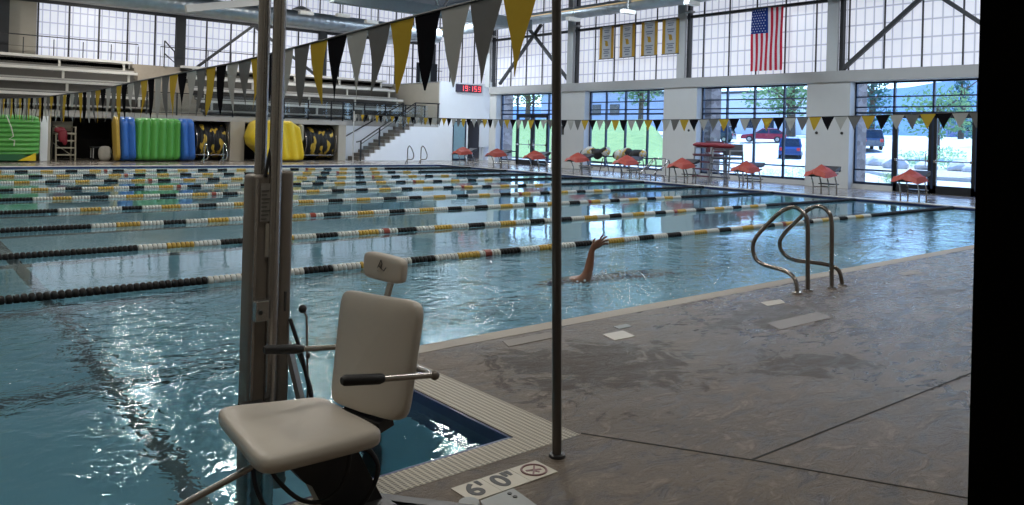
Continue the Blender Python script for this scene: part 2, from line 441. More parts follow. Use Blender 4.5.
# pool shell
D = 1.75
s = MB()
s.box(XL-.3, XR+.3, 2.6, YF+.3, -D-.2, -D)
struct('pool_floor', s, M_POOL)
s = MB()
s.box(XR, XR+.3, YN, YF+.3, -D, -.3); s.box(XL-.3, XR+.3, YF, YF+.3, -D, -.3); s.box(XL-.3, XL, 2.6, YF, -D, -.3)
s.box(ALX, XR+.3, YN-.3, YN, -D, -.3); s.box(ALX, ALX+.3, ALY-.11, YN, -D, -.3); s.box(XL-.3, ALX+.3, 2.64, 2.94, -D, -.3)
struct('pool_wall', s, M_POOL)
s = MB()   # navy tile band at the waterline
s.box(ALX-.02, XR, YN-.01, YN+.012, -.34, -.005); s.box(ALX-.085, ALX+.0, 2.94, YN, -.36, -.004); s.box(XL, ALX-.085, 2.94, 2.965, -.3, -.004)
s.box(XL, XR, YF-.012, YF, -.3, -.02); s.box(XR-.012, XR, YN, YF, -.3, -.02)
struct('trim_4', s, M_NAVY)
s = MB()   # lane lines of dark tile on the pool floor
cent = [6.85] + [9.16+2.52*i for i in range(9)]
for y in cent:
    s.box(XL+1.5, XR-1.6, y-.11, y+.11, -D, -D+.005); s.box(XR-1.75, XR-1.6, y-.5, y+.5, -D, -D+.006)
s.box(1.55, 1.70, 3.4, YF-.5, -D, -D+.007)
struct('trim_5', s, M_LINE)
w = MB(); w.add([(XL-.1, 2.8, WZ), (XR+.1, 2.8, WZ), (XR+.1, YF+.1, WZ), (XL-.1, YF+.1, WZ)], [(0, 1, 2, 3)])
ow = w.build('pool_water', M_WATER); ow['label'] = 'rippling turquoise water filling the swimming pool'; ow['category'] = 'water'; ow['kind'] = 'stuff'
# deck joints, thin dark strips
s = MB()
s.bar((2.84, 2.78, .0005), (3.26, 2.07, .0005), .011, .003); s.bar((3.26, 2.07, .0005), (3.95, .75, .0005), .011, .003)
s.bar((3.26, 2.07, .0005), (5.75, 1.99, .0005), .011, .003); s.bar((5.75, 1.99, .0005), (14, 1.8, .0005), .011, .003)
struct('trim_6', s, mat('dark_joint_filler', (.03, .027, .024), .9))

# ------------------------------------------------------------------ room shell
piers = [(31.55, 32.1), (25.15, 27.3), (18.95, 20.6), (12.75, 14.3), (-1., 8.2)]
s = MB()
for a, b in piers: s.box(PXF, WX+.12, a, b, 0, 3.56)
s.box(PXF-.06, WX+.12, -4, 32.1, 3.56, 3.92)                # ledge under the clerestory
o = struct('wall_right', s, M_WALL)
s = MB(); s.box(PXF-.075, PXF-.058, -4, 32.1, 3.57, 3.925)
s.box(PXF-.075, WX, -4, 32.1, 3.92, 3.94)
struct('trim_7', s, M_LEDGE)
s = MB(); s.box(WX-.02, WX+.12, -4, 32.6, 3.92, 9.1); s.box(27.75, 27.87, YB+.1, 41, 4.26, 9.1)
struct('window_5', s, M_PX)
s = MB(); s.box(WX-.1, WX+.2, -4, 32.6, 9.1, ROOF); s.box(27.75, 27.9, YB, 41, 9.1, ROOF)
s.prism([(WX, 32.5), (WX+.12, 32.5), (27.87, YB+.1), (27.75, YB+.12)], 'z', 4.3, ROOF)
struct('wall_upper_right', s, M_BLUECEIL)
s = MB(); s.prism([(PXF, 32.1), (WX+.12, 32.1), (27.75, 34.82), (27.6, 34.82)], 'z', 0, 4.2)
struct('wall_return', s, M_WHITE)
# sills below windows
s = MB()
for a, b in ((8.2, 12.75), (14.3, 18.95), (20.6, 25.15), (27.3, 31.55)):
    lim = {8.2: (11.44, b), 27.3: (30.3, b)}.get(a, (a, b))
    s.box(WX-.1, WX+.1, lim[0], lim[1], 0, .16)
struct('trim_8', s, M_WALL)
def window(n, y0, y1, mull, doors=None):
    W = MB(); fx0, fx1 = WX-.05, WX+.05
    def hbar(a, b, z, t=.05): W.box(fx0, fx1, a, b, z-t/2, z+t/2)
    def vbar(y, z0, z1, t=.06): W.box(fx0, fx1, y-t/2, y+t/2, z0, z1)
    z0 = .16
    hbar(y0, y1, 3.53, .06)
    for z in (3.06, 2.72, 2.53): hbar(y0, y1, z, .045 if z != 2.53 else .07)
    for y in (y0+.03, *mull, y1-.03): vbar(y, z0, 3.56)
    segs = [(y0, y1)]
    if doors: segs = [(doors[1], y1)] if doors[0] <= y0+.1 else [(y0, doors[0]), (doors[1], y1)]
    for a, b in segs: hbar(a, b, .2, .08); hbar(a, b, .64, .05)
    root = W.build('window_%d' % n, M_NAVYF); root['kind'] = 'structure'
    P = MB()
    for a, b in segs: P.box(WX-.004, WX+.004, a, b, .2, 2.53)
    P.box(WX-.004, WX+.004, y0, y1, 2.53, 3.53)
    P.build('window_pane', M_GLASS, root)
    return root
window(1, 27.3, 31.55, (27.95, 29.1, 30.3), (27.95, 30.3))
window(2, 20.6, 25.15, (21.75, 23.0, 24.15))
window(3, 14.3, 18.95, (15.38, 16.6, 17.8))
window(4, 8.2, 12.75, (9.0, 10.25, 11.46), (9.0, 11.46))
def door(n, ya, yb, hinge):
    W = MB(); t = .11
    W.box(WX-.04, WX+.04, ya, ya+t, 0, 2.5); W.box(WX-.04, WX+.04, yb-t, yb, 0, 2.5)
    W.box(WX-.04, WX+.04, ya, yb, 0, .26); W.box(WX-.04, WX+.04, ya, yb, 2.36, 2.5)
    r = W.build('door_%d' % n, M_BLACKF); r['kind'] = 'structure'
    MB().box(WX-.004, WX+.004, ya+t, yb-t, .26, 2.36).build('door_pane', M_GLASS, r)
    H = MB(); H.cyl((WX-.1, ya+.1, 1.02), (WX-.1, yb-.1, 1.02), .018, 8); H.box(WX-.12, WX-.03, ya+.06, ya+.12, .98, 1.06); H.box(WX-.12, WX-.03, yb-.12, yb-.06, .98, 1.06)
    H.build('push_bar', M_BRUSH, r)
    y = ya+.15 if hinge > 0 else yb-.15
    MB().tube([(WX-.04, y, 1.25), (WX-.12, y, 1.25), (WX-.12, y, .85), (WX-.04, y, .85)], .014, 8).build('door_handle', M_BRUSH, r)
door(1, 9.02, 10.24, -1); door(2, 10.27, 11.44, 1); door(3, 27.97, 29.08, -1); door(4, 29.12, 30.28, 1)
# piers have small fittings
for y, z in ((13.9, 1.84), (13.0, 1.84), (13.05, .58), (19.3, 1.85), (26.9, 1.2), (26.9, .6)):
    MB().cyl((PXF-.02, y, z), (PXF, y, z), .05, 12).build('wall_socket', M_BLACKP)['label'] = 'small round black fitting on the pale window pier'
for o in [o for o in bpy.data.objects if o.name.startswith('wall_socket')]:
    o['category'] = 'fitting'; o['group'] = 'round black fittings on the window piers'
tag(MB().box(PXF-.01, PXF, 26.45, 26.8, 1.55, 1.95).build('wall_sign', M_INK), 'small dark sign on the pier behind the tall pole', 'sign')

# clerestory mullions, rails and braces on the window wall
s = MB()
y = 8.25
while y < 32.5:
    s.box(WX-.07, WX-.02, y-.02, y+.02, 3.94, 9.1); y += 1.19
s.box(WX-.2, WX-.05, -2, 32.5, 6.36, 6.47)
for yy in (35.5, 36.7, 37.9, 39.1, 40.3): s.box(27.68, 27.75, yy-.02, yy+.02, 4.26, 9.1)
s.prism([(WX, 32.6), (WX+.1, 32.55), (27.85, YB+.1), (27.75, YB+.14)], 'z', 3.92, 4.3); s.bar((WX+.1, 32.6, 6.42), (27.8, YB+.1, 6.42), .08)
struct('trim_9', s, M_STEELD)
def column(y, label):
    r = thing('steel_column', label, 'column', (PXF, y, 3.94), 'steel columns along the clerestory')
    MB().box(PXF-.02, PXF+.10, y-.02, y+.36, 3.94, 9.1).build('column_flange', M_STEELW, r)
    MB().box(PXF+.12, PXF+.3, y-.14, y-.02, 3.94, 9.1).build('column_web', M_STEELD, r)
    MB().box(PXF-.04, PXF+.24, y-.3, y+.34, 6.55, 6.62).build('cap_plate', M_STEELW, r)
column(13.25, 'white steel column standing to the right of the flag')
column(19.62, 'white steel column between the banners and the flag')
column(26.0, 'white steel column left of the four banners')
column(32.2, 'white steel column nearest the red clock')
def brace(a, b, label, w=.13):
    tag(MB().bar(a, b, w, w).build('diagonal_brace', M_STEELD, smooth=False), label, 'brace', 'dark diagonal roof braces')
brace((25.5, 13.1, 4.0), (25.5, 9.95, 6.7), 'dark diagonal brace above the right-hand glass doors')
brace((25.5, 10.3, 6.3), (25.5, 7.6, 4.15), 'dark diagonal brace at the upper right beside the black door frame', .12)
brace((25.5, 31.5, 4.1), (25.5, 28.4, 6.9), 'dark diagonal brace rising from the clock towards the roof, crossing another')
brace((25.45, 29.4, 6.9), (25.45, 26.2, 3.97), 'dark diagonal brace falling to the ledge behind the tall pole')

# ------------------------------------------------------------------ far side: storage bays, bleachers, stairs
YR = 41.0
s = MB()
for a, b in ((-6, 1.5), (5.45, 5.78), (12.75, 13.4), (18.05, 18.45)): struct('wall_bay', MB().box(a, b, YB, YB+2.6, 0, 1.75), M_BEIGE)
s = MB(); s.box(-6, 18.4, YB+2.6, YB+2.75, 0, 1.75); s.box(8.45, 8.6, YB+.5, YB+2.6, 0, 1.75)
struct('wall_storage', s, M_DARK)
s = MB(); s.box(-6, 18.45, YB-.02, 36.0, 1.73, 1.93); s.box(18.45, 23.9, YB+1.25, 36.0, 1.73, 1.93)
struct('slab_edge', s, M_CONC)
s = MB(); s.box(5.42, 5.68, YB-.06, YB+.1, 0, 1.73)
struct('trim_10', s, M_WHITE)
s = MB(); s.box(18.45, 24.1, YB+1.25, YB+1.4, 0, 1.75)     # wall behind the stairs
struct('wall_stair', s, M_WHITE)
# stair front wall (white) with stepped top
n = 11; x0, x1, H1 = 19.25, 22.45, 1.93
poly = [(x1, 0), (x1, H1)]
st = MB()
poly = [(24.9, 0), (x0+.2, 0)]
for i in range(n):
    xa = x0+(x1-x0)*i/n; zb = H1*(i+1)/n
    poly += [(xa+.02, max(0, zb-H1/n-.16)), (xa+.02, max(.001, zb-.16))]
poly += [(x1, H1-.15), (24.9, H1-.15)]
s = MB(); s.prism(poly, 'y', YB, YB+.12)
s.box(24.0, 24.9, YB, YB+.12, H1-.15, 4.2); s.box(24.9, 27.7, YB, YB+.12, 2.18, 4.2); s.box(27.0, 27.05, YB, YB+.12, 0, 2.2); s.box(27.45, 27.7, YB, YB+.12, 0, 2.2)
s.box(25.83, 25.92, YB, YB+.12, 0, 2.2); s.box(24.88, 24.9, YB, YB+.12, 0, 2.2)
struct('wall_clock', s, M_WHITE)
s = MB(); s.box(24.0, 24.1, YB+.12, 41, 1.9, 4.24)
struct('wall_bleacher_end', s, M_BEIGE)
s = MB(); s.box(24.0, 27.75, YB, 41, 4.2, 4.26)
struct('trim_11', s, M_WHITE)
stairs = thing('concrete_stairs', 'grey concrete stairs climbing along the white wall to the bleachers', 'stairs', (x0, YB, 0))
for i in range(n):
    xa = x0+(x1-x0)*i/n; zt = H1*(i+1)/n
    MB().box(xa, xa+(x1-x0)/n+.03, YB+.122, YB+1.24, zt-.17, zt).build('stair_tread', mat('dark_stair_concrete', (.15, .135, .12), .7), stairs)
MB().box(x1, 24.0, YB+.122, YB+1.24, 1.78, 1.93).build('landing', M_CONC, stairs)
for k, ay in enumerate((YB+.02, YB+1.2)):
    hr = thing('stair_handrail', ('black handrail with glass panels on the open side of the stairs', 'black handrail on the wall side of the stairs')[k], 'handrail', (19, ay, 0), 'handrails of the concrete stairs')
    dx = 0 if k == 0 else -.6
    H = MB(); H.tube([(19.05+dx, ay, .62+.3), (19.3+dx, ay, .98), (22.45, ay, 3.02)] + ([(24.0, ay, 3.04)] if k == 0 else []), .03, 8)
    H.build('top_rail', M_BLACKF, hr, True)
    if k == 0:
        MB().tube([(19.3, ay, .82), (22.45, ay, 2.83)], .02, 6).build('lower_rail', M_BLACKF, hr)
    for x, zt, zb in ((19.3, .97, 0), (20.35, 1.66, .75), (21.75, 2.57, 1.6), (22.45, 3.02, 1.93)) + (((23.9, 3.04, 1.93),) if k == 0 else ()):
        if k == 0 or x == 22.45: MB().box(x-.03, x+.03, ay-.03, ay+.03, zb, zt).build('post', M_BLACKF, hr)
    if k == 0:
        G = MB(); G.add([(19.4, ay, .25), (22.4, ay, 2.1), (22.4, ay, 2.78), (19.4, ay, .86)], [(0, 1, 2, 3)]); G.add([(22.5, ay, 2.0), (23.85, ay, 2.0), (23.85, ay, 2.9), (22.5, ay, 2.9)], [(0, 1, 2, 3)])
        G.build('glass_panel', M_RGLASS, hr)
# doors in the clock wall
gd = MB(); 
for a, b, c, d in ((24.9, 24.98, 0, 2.18), (25.75, 25.83, 0, 2.18), (24.9, 25.83, 0, .1), (24.9, 25.83, 2.1, 2.18)): gd.box(a, b, YB+.03, YB+.09, c, d)
gd = gd.build('door_5', M_NAVYF); gd['kind'] = 'structure'
MB().box(24.98, 25.75, YB+.05, YB+.06, .1, 2.1).build('door_pane', mat('blue_door_glass', (.22, .36, .44), .12), gd)
MB().tube([(25.68, YB+.02, 1.2), (25.68, YB-.05, 1.2), (25.68, YB-.05, .85), (25.68, YB+.02, .85)], .012, 8).build('door_handle', M_BRUSH, gd)
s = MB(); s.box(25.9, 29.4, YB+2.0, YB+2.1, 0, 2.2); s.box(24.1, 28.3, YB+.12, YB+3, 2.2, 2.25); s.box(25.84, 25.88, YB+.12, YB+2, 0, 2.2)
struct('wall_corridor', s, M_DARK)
s = MB(); s.box(24.1, 25.84, YB+1.4, YB+1.5, 0, 2.2); s.box(27.05, 28.3, YB+.3, YB+.4, 0, 2.2)
struct('wall_lobby', s, M_WHITE)
dr = MB().box(26.72, 27.42, YB-.03, YB+.02, .75, 2.05).build('door_6', M_WHITE); dr['kind'] = 'structure'
# black doorway frame
s = MB(); s.box(25.92, 25.97, YB-.01, YB+.05, 0, 2.2); s.box(25.92, 27.0, YB-.01, YB+.05, 2.13, 2.2)
struct('trim_12', s, M_BLACKF)

# bleachers
rows = [(36.2, 2.62), (37.1, 3.19), (38.0, 3.76), (38.9, 4.32)]
def bleacher(xa_, xb_, label, mullx):
    r = thing('bleacher', label, 'bleacher', (xa_, 35.7, 1.93), 'bleacher sections above the storage bays')
    for k, (yy, zz) in enumerate(rows):
        xa, xb = xa_, xb_
        if xb_ > 15: xb = xb_ - (3-k)*.0
        b = r
        MB().box(xa, xb, yy, yy+.3, zz-.04, zz+.07).build('bench_seat', mat('bench_aluminium', (.78, .76, .72), .45), b)
        S = MB(); x = xa+.5
        while x < xb:
            MB().box(x, x+.09, yy+.04, yy+.12, zz-.38, zz).build('bench_bracket', mat('bench_bracket', (.55, .54, .5), .5), b); x += 2.6
        MB().box(xa, xb, yy-.25, yy+.75, zz-.45, zz-.38).build('foot_deck', M_CONC, b)
        MB().box(xa, xb, yy+.7, yy+.75, zz-.38, zz+.12).build('riser', mat('dark_riser', (.07, .066, .06), .7), b)
    E = MB()
    return r
bleacher(1.0, 9.7, 'left bleacher section of pale benches above the green inflatables', 0)
bleacher(11.9, 23.2, 'right bleacher section of pale benches above the yellow inflatable', 0)
s = MB()
for i in range(12):
    s.box(9.75, 11.85, 35.6+.32*i, 36.2+.32*i+.3, 1.93+.2*i-.02, 1.93+.2*(i+1)-.03)
tag(s.build('aisle_steps', mat('aisle_step_tan', (.34, .30, .25), .8)), 'tan aisle steps between the two bleacher sections', 'steps')
s = MB(); s.box(-6, 24.0, 36.0, 36.1, 1.75, 2.0); s.box(-6, 24.1, 39.6, 41.2, 4.1, 4.25); s.box(-6, 24.0, 36.0, 40, 1.7, 1.9)
struct('bleacher_floor', s, M_CONC)
# front railing with glass
fr = thing('balcony_railing', 'black post railing with glass panels along the bleacher balcony', 'railing', (5, YB+.04, 1.93))
MB().box(9.2, 18.9, YB+.02, YB+.06, 2.86, 2.9).build('top_rail', M_BLACKF, fr)
MB().box(9.2, 18.9, YB+.03, YB+.05, 2.02, 2.05).build('bottom_rail', M_BLACKF, fr)
MB().box(9.2, 18.9, YB+.035, YB+.045, 2.06, 2.84).build('glass_panel', M_RGLASS, fr)
x = 9.25
while x < 18.95:
    MB().box(x-.025, x+.025, YB+.01, YB+.07, 1.93, 2.9).build('post', M_BLACKF, fr); x += 1.2
br = thing('balcony_railing', 'black post railing with glass standing behind the stair opening', 'railing', (19, 36, 1.93))
MB().box(18.9, 23.9, 35.93, 35.97, 2.9, 2.95).build('top_rail', M_BLACKF, br); MB().box(18.9, 23.9, 35.945, 35.955, 2.02, 2.88).build('glass_panel', M_RGLASS, br)
for i in range(5): MB().box(18.9+1.24*i-.02, 18.9+1.24*i+.03, 35.92, 35.98, 1.93, 2.95).build('post', M_BLACKF, br)
# rear walkway rail
rr = thing('walkway_railing', 'thin dark railing along the walkway behind the left benches', 'railing', (4, 40, 4.25))
MB().tube([(-2, 40, 5.3), (10.2, 40, 5.3), (10.2, 40, 4.3)], .025, 6).build('top_rail', M_STEELD, rr)
for k in range(11): MB().cyl((-1.5+1.17*k, 40, 4.25), (-1.5+1.17*k, 40, 5.2), .022, 6).build('post', M_STEELD, rr)
MB().tube([(-2, 40, 4.8), (10.2, 40, 4.8)], .008, 5).build('rail_cable', M_STEELD, rr)
rr2 = thing('walkway_railing', 'thin dark railing along the walkway behind the right benches', 'railing', (11, 40, 4.25))
MB().tube([(11.2, 40, 4.3), (11.2, 40, 5.3), (28, 40, 5.3)], .025, 6).build('top_rail', M_STEELD, rr2)
for k in range(14): MB().cyl((12.3+1.17*k, 40, 4.25), (12.3+1.17*k, 40, 5.3), .022, 6).build('post', M_STEELD, rr2)
MB().tube([(11.2, 40, 4.8), (28, 40, 4.8)], .008, 5).build('rail_cable', M_STEELD, rr2)
# picture frame like dark board by the walkway
bd = MB().box(24.28, 25.68, 37.5, 37.56, 4.26, 5.45).build('notice_board', M_BLACKF); tag(bd, 'dark framed board standing behind the black pennant above the white wall', 'board')
MB().box(24.5, 25.2, 37.47, 37.5, 4.36, 5.35).build('board_panel', mat('board_panel_grey', (.25, .28, .26), .6), bd)
# back clerestory
s = MB(); s.box(6.15, 30, YR, YR+.12, 4.25, 6.95)
struct('window_6', s, M_PY)
s = MB(); s.box(-6, 30, YR, YR+.12, 7.22, 9.1)
struct('window_7', s, M_PY)
s = MB()
for x in [-5.05+1.25*i for i in range(28)]: s.box(x-.03, x+.03, YR-.05, YR, 7.22, 9.1)
struct('trim_15', s, M_STEELD)
s = MB()
for x in [6.2+1.25*i for i in range(20)]: s.box(x-.035, x+.035, YR-.06, YR, 4.25, 6.95)
s.box(-6, 30, YR-.15, YR, 6.9, 7.05)
struct('trim_13', s, M_STEELD)
s = MB(); s.box(-6, 30, YR-.2, YR-.15, 7.05, 7.2)
struct('trim_14', s, M_STEELW)
s = MB(); s.box(-6, 6.15, YR-.02, YR+.12, 0, 6.95); s.box(6.15, 30, YR, YR+.12, 0, 4.25); s.box(-6, 30, YR, YR+.12, 6.95, 7.22); s.box(-6, 30, YR, YR+.12, 9.1, ROOF)
struct('wall_far', s, M_BEIGE)
for x, w_, l in ((4.45, .6, 'dark steel column at the far left edge'), (12.1, .45, 'dark steel column behind the aisle between the bleachers'), (19.8, .45, 'dark steel column behind the right bleachers'), (27.2, .45, 'dark steel column in the far corner above the clock')):
    r = thing('steel_column', l, 'column', (x, YR-.4, 4.25), 'dark columns of the back wall')
    MB().box(x, x+w_, YR-.42, YR-.38, 4.25, 7).build('column_flange', M_STEELD, r); MB().box(x, x+w_, YR-.22, YR-.18, 4.25, 7).build('column_flange', M_STEELD, r)
    MB().box(x+w_/2-.03, x+w_/2+.03, YR-.38, YR-.22, 4.25, 7).build('column_web', M_STEELD, r)
brace((13.1, YR-.4, 4.45), (16.0, YR-.4, 6.9), 'dark diagonal brace on the back wall left of the lift poles')
brace((16.0, YR-.4, 6.9), (19.8, YR-.4, 4.4), 'dark diagonal brace on the back wall right of the lift poles')
hoop = thing('basketball_hoop', 'small dark framed hoop board on the walkway behind the aisle', 'hoop', (11.2, 39, 4.25))
MB().bar((11.1, 39, 4.25), (11.1, 39, 5.5), .05).build('post', M_STEELD, hoop)
MB().tube([(11.1, 39, 5.5), (11.5, 38.8, 5.0), (11.5, 38.8, 4.5), (11.1, 39, 4.9)], .035, 6).build('board_frame', M_STEELD, hoop)
# ceiling, remaining walls
s = MB(); s.box(-7, 30, -5, 42, ROOF, ROOF+.2)
struct('ceiling', s, mat('dark_roof_deck', (.10, .12, .135), .8))
s = MB(); s.box(-6.2, -6, -4, 41, 0, ROOF)
struct('wall_left', s, M_BEIGE)
s = MB(); s.box(-6, 30, -4.2, -4, 0, ROOF)
struct('wall_front', s, M_BEIGE)
# the black partition by the camera
s = MB(); s.box(1.155, 1.26, .47-1.2, .47, -.0, 3.4)
J = MB(); ca = math.radians(50)
fw = Vector((math.cos(ca), math.sin(ca), 0)); rt = Vector((math.sin(ca), -math.cos(ca), 0))
def cm(d, l, z): return fw*d + rt*l + Vector((0, 0, z))
for (l0, l1) in ((.0, 1.4),):
    d0 = 1.0; e = JAMB = .5940
    vs = [cm(d0, e, 0), cm(d0, e+1.5, 0), cm(d0+.09, e+1.5, 0), cm(d0+.09, e+.054, 0)]
    vs += [p + Vector((0, 0, 3)) for p in vs]
    J.add(vs, [(0, 1, 2, 3), (7, 6, 5, 4), (0, 4, 5, 1), (1, 5, 6, 2), (2, 6, 7, 3), (3, 7, 4, 0)])
struct('wall_near', J, mat('matt_black_partition', (.001, .001, .0012), .9, spec=.1))

# ------------------------------------------------------------------ ducts, joists, lamps
def duct(a, b, r, label, boots=()):
    root = thing('air_duct', label, 'duct', a, 'round air ducts under the roof')
    a = Vector(a); b = Vector(b); L = (b-a).length; n_ = int(L/.3); pts = []; rr = []
    for i in range(n_+1):
        t = i/n_
        for dt, q in ((-.02, r), (0, r*1.03), (.02, r)):
            q_ = t + dt/L*2.5
            if 0 <= q_ <= 1: pts.append(a + (b-a)*q_); rr.append(q)
    MB().tube(pts, rr, 20).build('duct_pipe', M_GALV, root, True)
    d = (b-a).normalized(); k = 2.0
    while k < L:
        p = a+d*k; MB().tube([p-d*.05, p+d*.05], r*1.06, 20).build('duct_collar', M_STEELD if False else M_GALV, root, True)
        MB().cyl(p+Vector((0, 0, r)), p+Vector((0, 0, ROOF-p.z)), .015, 6).build('hanger_rod', M_STEELD, root); k += 3.2
    return root
duct((-4, 33, 6.42), (22.6, 33, 6.42), .36, 'long silver spiral duct running above the bleacher balcony')
duct((23.9, -2, 6.87), (23.9, 40, 6.87), .27, 'silver spiral duct running along the window wall under the roof')
tag(MB().box(23.6, 23.66, -2, 38, 6.93, 6.97).build('duct_reflected_glow', mat('warm_reflection_glow', (.75, .55, .3), .5, emis=.5)), 'thin glowing strip standing in for warm yellow light reflected on the window-side duct', 'strip')  # emissive box standing for yellow light reflected along the duct
tag(MB().box(13.6, 23.5, 26.8, 27.2, 6.3, 6.75).build('roof_beam', mat('blue_grey_beam', (.26, .31, .34), .5)), 'blue-grey roof beam above the row of large pennants', 'beam')
def truss(y, label, zb=6.9):
    r = thing('roof_truss', label, 'truss', (0, y, zb), 'white steel roof trusses')
    MB().box(-5, 25, y-.06, y+.06, zb, zb+.12).build('bottom_chord', M_STEELW, r)
    MB().box(-5, 25, y-.06, y+.06, ROOF-.2, ROOF-.05).build('top_chord', M_STEELW, r)
    W = MB(); x = -4.5; k = 0
    while x < 24:
        W.bar((x, y, zb+.1 if k % 2 else ROOF-.15), (x+1.2, y, ROOF-.15 if k % 2 else zb+.1), .07); x += 1.2; k += 1
    W.build('truss_web', M_STEELW, r)
truss(30, 'white steel roof truss above the far lanes', 7.0); truss(21, 'white steel roof truss above the middle lanes', 6.9)
tag(MB().bar((9.4, 30.5, 5.9), (12.6, 30.5, 6.62), .2, .28).build('sloping_joist', M_STEELW), 'cream sloping joist beside the spiral duct at upper left', 'joist')
def lamp(x, y, z, label):
    r = thing('pendant_light', label, 'light', (x, y, z), 'small white pendant lights')
    MB().box(x-.3, x+.3, y-.12, y+.12, z-.07, z+.07).build('light_housing', M_LAMP, r)
    MB().cyl((x, y, z+.07), (x, y, ROOF), .018, 6).build('hanging_rod', M_STEELW, r)
lamp(16.18, 31, 6.5, 'small white pendant light just above the black pennant'); lamp(14.46, 31, 6.4, 'small white pendant light right of the lift poles'); lamp(17.6, 31, 6.37, 'small white pendant light third from the lift poles')
lamp(22, 22.6, 6.2, 'small white pendant light above the banners, left one'); lamp(22, 19.68, 6.2, 'small white pendant light above the rightmost banners'); lamp(22, 16.76, 6.2, 'small white pendant light left of the flag')

# ------------------------------------------------------------------ banners, flag, clock
ys = [(23.42, 24.26), (22.21, 23.05), (20.98, 21.84), (19.88, 20.72)]
lab = ['leftmost gold-edged white banner on the clerestory rail', 'second banner from the left on the clerestory rail, gold-edged', 'third banner from the left, its right edge curling inwards', 'rightmost gold-edged banner, next to the white column']
for k, (a, b) in enumerate(ys):
    r = thing('hanging_banner', lab[k], 'banner', (25.3, (a+b)/2, 4.93), 'gold and white banners on the rail')
    z0, z1 = 4.95, 6.36
    MB().box(25.29, 25.31, a, a+.14, z0, z1).build('gold_edge', M_BGOLD, r); MB().box(25.29, 25.31, b-.16, b, z0, z1).build('gold_edge', M_BGOLD, r)
    MB().box(25.292, 25.308, a+.14, b-.16, z0, z1).build('banner_cloth', M_BWHITE, r)
    MB().cyl((25.3, a-.02, z0), (25.3, b+.02, z0), .018, 6).build('bottom_rod', M_STEELD, r)
    t = MB(); m0, m1 = a+.2, b-.22
    for zz, w_ in ((6.2, .8), (6.12, .6), (5.95, .9), (5.86, .7), (5.36, .9), (5.28, .6), (5.2, .8), (5.08, .5)):
        c = (m0+m1)/2; hw = (m1-m0)/2*w_; t.box(25.284, 25.29, c-hw, c+hw, zz-.022, zz+.022)
    t.build('banner_print', M_BGREY, r)
    c = (m0+m1)/2; t = MB(); t.ell((25.286, c, 5.62), .004, .09, .13, 10, 6); t.bar((25.284, c-.1, 5.52), (25.284, c+.1, 5.75), .01, .05); t.build('banner_emblem', M_BGOLD, r)
fl = thing('american_flag', 'large stars and stripes flag hanging vertically on the clerestory', 'flag', (25.4, 16, 4.05))
fy0, fy1, fz0, fz1 = 15.32, 16.62, 4.08, 6.38     # viewer's left is high Y
def flag_strip(ya, yb, za, zb, x=25.4, k=14):
    vs = []; fs = []
    for i in range(k+1):
        z = za+(zb-za)*i/k
        for y in (ya, yb): vs.append((x + .02*math.sin(z*3+y*5), y, z))
    for i in range(k): fs.append((2*i, 2*i+1, 2*i+3, 2*i+2))
    return vs, fs
sw = (fy1-fy0)/13
mr, mw = MB(), MB()
for i in range(13):
    yb = fy1-i*sw; ya = yb-sw
    top = fz1 if i >= 7 else fz1-.92
    (mr if i % 2 == 0 else mw).add(*flag_strip(ya, yb, fz0, top))
mr.build('red_stripes', M_FLR, fl); mw.build('white_stripes', M_FLW, fl)
cn = MB(); 
for i in range(7): cn.add(*flag_strip(fy1-(i+1)*sw, fy1-i*sw, fz1-.92, fz1))
cn.build('canton', M_FLB, fl)
stt = MB()
for rI in range(9):
    for cI in range(6 if rI % 2 == 0 else 5):
        y = fy1-.06-(cI+(0 if rI % 2 == 0 else .5))*.108; z = fz1-.07-rI*.097
        pts = [(25.37 + .02*math.sin(z*3+y*5) , y+(.034 if q % 2 == 0 else .014)*math.sin(q*PI/5), z+(.034 if q % 2 == 0 else .014)*math.cos(q*PI/5)) for q in range(10)]
        MB().add(pts, [tuple(range(10))]).build('star', M_FLW, fl)
MB().cyl((25.4, fy0-.1, fz1), (25.4, fy1+.1, fz1), .02, 8).build('flag_pole', M_STEELD, fl)
ck = thing('digital_clock', 'red digit wall clock high on the white wall', 'clock', (25.85, YB-.05, 3.97))
MB().box(25.0, 26.72, YB-.1, YB, 3.76, 4.18).build('clock_case', mat('clock_case_dark', (.05, .04, .07), .4), ck)
SEG = {'1': 'bc', '9': 'abcdfg', '5': 'acdfg'}
def digit(mb, ch, x, z, w_, h_):
    t = .035; y0, y1 = YB-.115, YB-.1
    S = {'a': (x, x+w_, z+h_-t, z+h_), 'g': (x, x+w_, z+h_/2-t/2, z+h_/2+t/2), 'd': (x, x+w_, z, z+t), 'f': (x, x+t, z+h_/2, z+h_), 'b': (x+w_-t, x+w_, z+h_/2, z+h_), 'e': (x, x+t, z, z+h_/2), 'c': (x+w_-t, x+w_, z, z+h_/2)}
    for q in SEG[ch]: a, b, c, d = S[q]; mb.box(a, b, y0, y1, c, d)
for ch, x in (('1', 25.30), ('9', 25.58), ('1', 25.93), ('5', 26.20), ('9', 26.47)):
    d = MB(); digit(d, ch, x, 3.82, .17, .29); d.build('clock_digit', M_LED, ck)
d = MB(); d.box(25.85, 25.89, YB-.115, YB-.1, 3.88, 3.92); d.box(25.85, 25.89, YB-.115, YB-.1, 4.02, 4.06); d.build('clock_colon', M_LED, ck)

